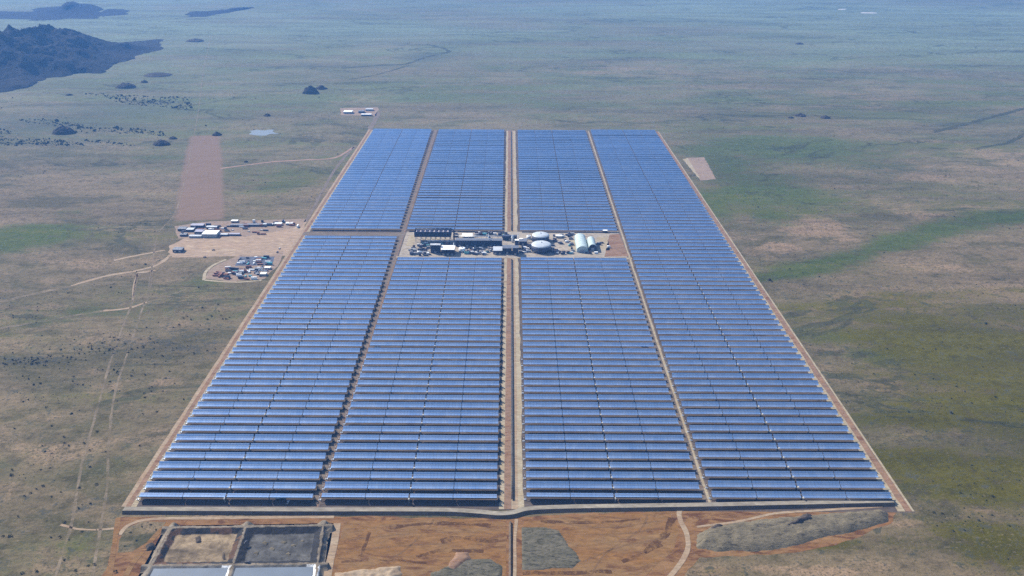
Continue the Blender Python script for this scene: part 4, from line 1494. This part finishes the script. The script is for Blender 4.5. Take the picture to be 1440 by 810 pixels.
shed(284.5, 305, 334, 26, 8, M['white_roof'], M['grey_wall'], 'long bright white roofed hall in the camp beside the mirror field', 'hall', None, 'camp_hall', 1.0, door=4)
shed(243, 256, 355, 16, 6, M['dark_roof'], M['navy2'], 'dark blue shed alone at the outer edge of the tan camp clearing', 'shed', None, 'shed', 0.8, door=2)
for i, (a, b, c, d, h, rf, wl, lab) in enumerate([
    (274, 285, 329, 16, 5, 'plum_roof', 'navy2', 'plum roofed shed touching the outer end of the white camp hall'),
    (262, 272, 326, 14, 5, 'grey_roof', 'navy2', 'grey roofed shed second from the outer end of the camp'),
    (250, 261, 325, 16, 5, 'dark_roof', 'navy2', 'dark roofed shed behind the outer edge of the camp'),
    (268, 286, 320, 14, 5, 'plum_roof', 'navy2', 'wide plum roofed shed behind the white camp hall'),
    (290, 305, 322, 10, 4.5, 'grey_roof', 'navy2', 'grey roofed shed right behind the white camp hall'),
    (253, 262, 332.5, 12, 4, 'dark_roof', 'navy2', 'dark roofed shed before the outer end of the camp'),
    (266, 283, 334.5, 9, 4, 'grey_roof', 'grey_wall', 'low grey shed against the foot of the white camp hall'),
    (308, 320, 332, 8, 3.5, 'grey_roof', 'navy2', 'low shed off the field end of the white camp hall'),
    (322, 337, 331.5, 8, 3.5, 'plum_roof', 'navy2', 'low plum shed third along from the white camp hall'),
    (324, 346, 319, 10, 4, 'dark_roof', 'navy', 'long dark shed at the outer end of the back row'),
    (347, 368, 318.5, 10, 4, 'dark_roof', 'navy', 'long dark shed in the middle of the back row'),
    (386, 396, 317, 9, 4, 'white_roof', 'grey_wall', 'white roofed shed in the middle of the back row near the perimeter road'),
    (402, 412, 316.5, 9, 4, 'white_roof', 'grey_wall', 'white roofed shed closest to the perimeter road'),
    (325, 334, 313, 10, 3.5, 'white_roof', 'navy2', 'white roofed shed standing alone behind the back row'),
    (370, 384, 317.5, 8, 3.5, 'grey_roof', 'navy2', 'grey shed between the dark and the white sheds of the back row'),
    (483, 495, 160, 26, 7, 'white_roof', 'grey_wall', 'white hall far off in the compound beyond the field corner'),
    (504, 512, 159, 18, 6, 'dark_roof', 'navy2', 'dark shed in the far compound beside the white hall'),
    (514, 524, 156, 18, 6, 'grey_roof', 'grey_wall', 'grey shed in the far compound near the road end'),
    (508, 522, 163, 14, 5, 'white_roof', 'navy2', 'pale shed at the front of the far compound'),
    (326, 340, 386, 7, 3.5, 'dark_roof', 'navy', 'long black shed in the storage yard'),
    (358, 370, 380.5, 7, 4, 'dark_roof', 'navy', 'shorter black shed by the paved yard'),
    (366, 374, 388, 10, 4, 'white_roof', 'grey_wall', 'white roofed shed at the field corner of the storage yard'),
    (372, 380, 379, 8, 3.5, 'white_roof', 'grey_wall', 'white roofed shed by the paved yard near the road'),
]):
    shed(a, b, c, d, h, M[rf], M[wl], lab, 'shed', None, 'shed', 0.5)

CT = [('white', 'white shipping container', 'white shipping containers'), ('navy2', 'dark blue shipping container', 'dark blue shipping containers'), ('teal', 'teal shipping container', 'teal shipping containers'), ('rust', 'rust red shipping container', 'rust red shipping containers')]
for (xa, xb, ya, yb, n, wts, where) in [(336, 385, 362.5, 373, 26, (3, 7, 3, 2), 'on the dark paved yard'), (318, 376, 376, 393, 36, (3, 5, 1, 4), 'in the earthen storage yard'), (300, 322, 378, 392, 12, (0, 2, 0, 6), 'in the earthen storage yard'), (256, 330, 316, 333, 26, (1, 7, 0, 2), 'among the camp sheds'),
                                        (330, 425, 311, 320, 20, (2, 4, 0, 3), 'along the back row of camp sheds'), (330, 380, 322, 330, 5, (0, 3, 0, 2), 'on bare earth of the camp')]:
    for _ in range(n):
        ci = rnd.choices((0, 1, 2, 3), wts)[0]
        m_, l_, g_ = CT[ci]
        container(rnd.uniform(xa, xb), rnd.uniform(ya, yb), M[m_], f'{l_} {where}', f'{g_} {where}', rnd.choice((6.1, 12.2, 12.2)), rnd.choice((0, 0, PI / 2, R(rnd.uniform(-20, 20)))), rnd.choice((2.8, 2.8, 5.4)))


# ------------------------------------------------------------------ vehicles
def pickup(px, py, m, rz, label, s=1.0, z=0.3):
    c = P(px, py)
    root = empty('pickup_truck', (c.x, c.y, z), rz, label, 'truck')
    root.scale = (s, s, s)
    bm = bmesh.new()
    box(bm, 0, 0, .85, 5.3, 1.9, .6)
    box(bm, .5, 0, 1.45, 2.2, 1.75, .6)
    bmesh.ops.bevel(bm, geom=bm.edges[:], offset=.12, segments=2, affect='EDGES')
    bm_obj('body', bm, m, root)
    bm = bmesh.new()
    box(bm, -1.75, 0, 1.22, 1.7, 1.6, .14)
    bm_obj('cargo_bed', bm, M['dark_steel'], root)
    bm = bmesh.new()
    box(bm, .5, 0, 1.47, 2.24, 1.6, .4)
    box(bm, .5, 0, 1.47, 1.9, 1.8, .38)
    bm_obj('window', bm, M['glass'], root)
    for x in (-1.7, 1.7):
        for y in (-.85, .85):
            bm = bmesh.new()
            tube(bm, [(x, y - .13, .42), (x, y + .13, .42)], .42, 12)
            bm_obj('wheel', bm, M['rubber'], root)


def tanker(px, py, rz, label, s=1.0):  # truck body added to stand in for a white mirror glint
    c = P(px, py)
    root = empty('glint_truck', (c.x, c.y, .2), rz, label, 'truck')
    root.scale = (s, s, s)
    bm = bmesh.new()
    box(bm, 3.9, 0, 1.9, 2.0, 2.4, 2.4)
    bmesh.ops.bevel(bm, geom=bm.edges[:], offset=.2, segments=2, affect='EDGES')
    bm_obj('cab', bm, M['white'], root)
    bm = bmesh.new()
    tube(bm, [(-4.4, 0, 2.2), (2.5, 0, 2.2)], 1.25, 14)
    bm_obj('water_tank', bm, M['white'], root)
    bm = bmesh.new()
    box(bm, 0, 0, .85, 9.4, 1.2, .3)
    bm_obj('chassis', bm, M['dark_steel'], root)
    bm = bmesh.new()
    box(bm, 4.92, 0, 2.4, .08, 2.0, .8)
    bm_obj('windscreen', bm, M['glass'], root)
    for x in (-3.6, -2.4, 3.8):
        for y in (-1.0, 1.0):
            bm = bmesh.new()
            tube(bm, [(x, y - .16, .52), (x, y + .16, .52)], .52, 12)
            bm_obj('wheel', bm, M['rubber'], root)


tanker(531, 490, 0, 'white truck shape added for a mirror glint between trough rows, next to the service lane', 1.1)
tanker(905, 487.5, 0, 'white truck shape added for a mirror glint, beside the outer block on the green side', 1.1)
pickup(391, 701.5, M['white'], R(10), 'white pickup between the first trough rows of the outer block, the outer one of two', 1.3)
pickup(397.5, 701, M['white'], R(-5), 'white pickup between the first trough rows, the one of the pair nearer the lane', 1.3)
pickup(405, 707.5, M['white'], R(80), 'lone white pickup before the first trough rows by the embankment road', 1.3)
pickup(349, 796, M['navy2'], R(0), 'dark pickup on the pool crest where the dividing banks meet', 1.2, 5.1)
pickup(346, 768, M['navy2'], R(70), 'dark pickup on the bank between the tan and the dark pool', 1.1, 5.1)
for a, b, rr in ((318, 323, 0), (327, 324, .4), (350, 326, 0), (367, 324, .2), (390, 355, 1.2), (393, 350, 1.4), (288, 362, 0), (300, 352, .5)):
    pickup(a, b, M['navy2'] if rnd.random() < .7 else M['white'], rr, {318: 'pickup on camp earth, off the field end of the low sheds', 327: 'pickup on camp earth beside the low plum shed', 350: 'pickup alone in the middle of the camp earth', 367: 'pickup on camp earth below the dark back row',
           390: 'pickup parked on the access road above the paved yard', 393: 'pickup parked further up the access road above the paved yard', 288: 'pickup at the front edge of the tan clearing', 300: 'pickup in the tan clearing below the white hall'}[a], 1.3)


# ------------------------------------------------------------------ bushes
def bush_mesh(seed, n=46):
    rr = random.Random(seed)
    bm = bmesh.new()
    lobes = [(rr.uniform(-.6, .6), rr.uniform(-.6, .6), rr.uniform(.35, .8), rr.uniform(.35, .6)) for _ in range(5)]
    for _ in range(n):
        lx, ly, lz, lr = rr.choice(lobes)
        v = Vector((rr.gauss(0, 1), rr.gauss(0, 1), rr.gauss(0, 1))).normalized() * lr * rr.uniform(.55, 1.1)
        c = Vector((lx, ly, lz)) + v
        c.z = max(.08, c.z)
        s = rr.uniform(.16, .32)
        a = Vector((rr.gauss(0, 1), rr.gauss(0, 1), rr.gauss(0, 1))).normalized()
        b = a.orthogonal().normalized()
        d = a.cross(b)
        q = [c + s * (b * math.cos(t) + d * math.sin(t) * .8) + a * rr.uniform(-.05, .05) for t in (0.3, 1.7, 3.1, 4.6)]
        bm.faces.new([bm.verts.new(x) for x in q])
    return bm


BUSH = []
for i in range(5):
    bm = bush_mesh(100 + i)
    me = bpy.data.meshes.new('bush')
    bm.to_mesh(me)
    bm.free()
    me.materials.append(M['leaf'])
    BUSH.append(me)


def bush(px, py, size, label, group):
    c = P(px, py)
    o = bpy.data.objects.new('bush', rnd.choice(BUSH))
    COL.objects.link(o)
    o.location = (c.x, c.y, 0)
    o.rotation_euler = (0, 0, rnd.uniform(0, 6.28))
    o.scale = (size, size * rnd.uniform(.8, 1.2), size * rnd.uniform(.7, 1.0))
    return tag(o, label, 'bush', group)


LB1 = ('dark thorn bush scattered over the plain on the mountain side of the field', 'bushes on the plain outside the outer mountain side road')
LB2 = ('dark thorn bush scattered over the green plain on the spoil heap side', 'bushes on the green plain')
LB3 = ('small dark bush in the grass patch outside the pools', 'bushes in the grass patch')
placed = [(16, 669, 2.9), (61, 684, 2.4), (51, 688, 2.0), (43, 694, 2.0), (34, 698, 1.8), (126, 657, 2.4), (111, 686, 2.2), (86, 692, 1.9), (136, 681, 2.2), (25, 727, 2.0), (15, 754, 2.6), (4, 754, 2.0), (52, 804, 2.8), (32, 806, 2.4), (110, 715, 2.2),
          (84, 755, 2.0), (115, 748, 1.9), (90, 788, 2.0), (124, 796, 1.9), (133, 794, 2.2), (163, 804, 2.6), (106, 803, 1.8), (185, 529, 2.6), (155, 537, 2.2), (268, 450, 2.6), (318, 449, 2.6), (273, 497, 2.8), (103, 530, 2.2), (40, 533, 2.6), (137, 607, 2.3), (20, 603, 2.0), (60, 627, 2.0), (97, 627, 2.0), (258, 562, 2.2), (220, 579, 2.2), (65, 573, 2.2)]
for a, b, s in placed:
    bush(a, b, s, *LB1)


def free(px, py):
    """true where the plain itself shows, clear of the field, camp and earthworks"""
    q = P(px, py)
    if q.y > Y_FRONT - 30 and OUT_L(q.y) - 12 < q.x < OUT_R(q.y) + 8:
        return False
    if 150 < px < 1290 and py > 705:
        return False
    if (225 < px < 435 and 300 < py < 400) or (235 < px < 320 and 180 < py < 320):
        return False
    return True


nb = 0
while nb < 190:
    c = rnd.choice([(40, 508, 45, 4), (50, 505, 40, 5), (30, 512, 40, 4), (70, 503, 40, 4), (130, 490, 50, 6), (140, 492, 40, 5), (215, 488, 90, 6), (160, 478, 60, 12), (220, 495, 70, 14), (250, 455, 60, 14), (120, 560, 120, 60), (170, 520, 90, 20), (60, 640, 90, 60), (100, 720, 50, 50), (300, 440, 60, 14), (190, 545, 60, 14)])
    a, b = rnd.gauss(c[0], c[2] * .6), rnd.gauss(c[1], c[3] * .6)
    if not (-10 < a < 400 and 420 < b < 820) or not free(a, b):
        continue
    bush(a, b, max(.9, rnd.gauss(1.75, .5)), *LB1)
    nb += 1
nb = 0
while nb < 50:
    c = rnd.choice([(1260, 490, 80, 8), (1300, 470, 80, 40), (1350, 620, 80, 60), (1240, 520, 90, 15), (1180, 500, 60, 20), (1380, 740, 50, 40), (1200, 440, 60, 30), (1330, 420, 90, 30)])
    a, b = rnd.gauss(c[0], c[2] * .7), rnd.gauss(c[1], c[3] * .7)
    if not (900 < a < 1450 and 380 < b < 815) or not free(a, b):
        continue
    bush(a, b, max(.7, rnd.gauss(1.2, .4)), *LB2)
    nb += 1
for a, b, s in ((1396, 698, 2.6), (1313, 721, 2.2), (1325, 723, 2.2), (1085, 396, 3.0)):
    bush(a, b, s, *LB2)
for a, b in ((183, 749), (200, 741), (176, 768), (212, 738), (192, 760), (219, 745)):
    bush(a, b, 1.6, *LB3)


def scrub():
    """the countless small shrubs of the plain"""
    rs = np.random.RandomState(3)
    vs, fs = [], []
    n = 0
    tries = 0
    while n < 4700 and tries < 60000:
        tries += 1
        wash = n >= 3600            # tree-lined washes below the mountain
        if wash:
            a, b = rs.uniform(-30, 270), rs.uniform(128, 205)
            b += 0
        else:
            a, b = rs.uniform(-30, 1470), 130 + 690 * rs.rand() ** 1.1
        if not free(a, b):
            continue
        q = P(a, b)
        if wash:
            k = float(fbm(np.array([q.x / 700 + 5]), np.array([(q.y + .35 * q.x) / 170 + 3]), 4)[0])
            if k < 0.53:
                continue
        else:
            k = float(fbm(np.array([q.x / 160 + 50]), np.array([q.y / 160]), 4)[0])
            if k < 0.46 + 0.12 * rs.rand():
                continue
        s = (1.15 if wash else .45) * math.exp(rs.normal(0, .45)) * (1.0 + q.y / 2600)
        m0 = len(vs)
        hh = s * rs.uniform(.7, 1.2)
        for j in range(5):
            t = j * 2 * PI / 5 + rs.rand()
            rr = s * rs.uniform(.6, 1.1)
            vs.append((q.x + rr * math.cos(t), q.y + rr * math.sin(t), .05))
            vs.append((q.x + .75 * rr * math.cos(t + .4), q.y + .75 * rr * math.sin(t + .4), hh * .7))
        vs.append((q.x, q.y, hh))
        for j in range(5):
            a0, a1 = m0 + 2 * j, m0 + 2 * ((j + 1) % 5)
            fs.append((a0, a1, a1 + 1, a0 + 1))
            fs.append((a0 + 1, a1 + 1, m0 + 10))
        n += 1
    me = bpy.data.meshes.new('scrub')
    me.from_pydata(vs, [], fs)
    o = link('scrub', me, M['leaf'])
    tag(o, kind='stuff')


scrub()

# ------------------------------------------------------------------ air
HAZE = 0.000052
bm = bmesh.new()
box(bm, 0, 11500, 358, 27600, 28600, 724)
hz_o = bm_obj('haze', bm)
tag(hz_o, kind='stuff')
m, nt, nodes, links = mat('haze_air')
v = nt.nodes.new('ShaderNodeVolumePrincipled')
v.inputs['Color'].default_value = (0.16, 0.42, 1.0, 1)
v.inputs['Density'].default_value = HAZE
v.inputs['Anisotropy'].default_value = 0.15
o = nt.nodes.new('ShaderNodeOutputMaterial')
links.new(v.outputs[0], o.inputs['Volume'])
hz_o.data.materials.append(m)

# ------------------------------------------------------------------ light
SUN_EL, SUN_AZ = R(38), R(-52)          # azimuth from +Y towards +X
W = bpy.data.worlds.new('World')
S.world = W
W.use_nodes = True
nt = W.node_tree
nt.nodes.clear()
sky = nt.nodes.new('ShaderNodeTexSky')
sky.sky_type = 'NISHITA'
sky.sun_disc = False
sky.sun_elevation = SUN_EL
sky.sun_rotation = SUN_AZ
sky.altitude = 900
sky.air_density = 1.0
sky.dust_density = 0.6
sky.ozone_density = 0.8
bg = nt.nodes.new('ShaderNodeBackground')
bg.inputs['Strength'].default_value = 0.1
o = nt.nodes.new('ShaderNodeOutputWorld')
nt.links.new(sky.outputs[0], bg.inputs[0])
nt.links.new(bg.outputs[0], o.inputs[0])
sd = bpy.data.lights.new('sun', 'SUN')
sd.energy = 4.4
sd.angle = R(0.5)
sd.color = (1.0, 0.93, 0.80)
so = bpy.data.objects.new('sun', sd)
COL.objects.link(so)
d = Vector((math.sin(SUN_AZ) * math.cos(SUN_EL), math.cos(SUN_AZ) * math.cos(SUN_EL), math.sin(SUN_EL)))
so.rotation_euler = d.to_track_quat('Z', 'Y').to_euler()
so.location = (0, 0, 2000)

# ------------------------------------------------------------------ picture
S.render.engine = 'CYCLES'
c = S.cycles
c.use_denoising = False
c.denoiser = 'OPENIMAGEDENOISE'
c.denoising_input_passes = 'RGB_ALBEDO_NORMAL'
c.denoising_prefilter = 'ACCURATE'
c.caustics_reflective = False
c.caustics_refractive = False
c.max_bounces = 6
c.volume_bounces = 1
c.sample_clamp_indirect = 2.0
c.sample_clamp_direct = 3.0
S.view_settings.view_transform = 'Standard'
S.view_settings.look = 'None'
S.view_settings.exposure = 1.05
S.view_settings.gamma = 1.0
S.view_settings.use_curve_mapping = False
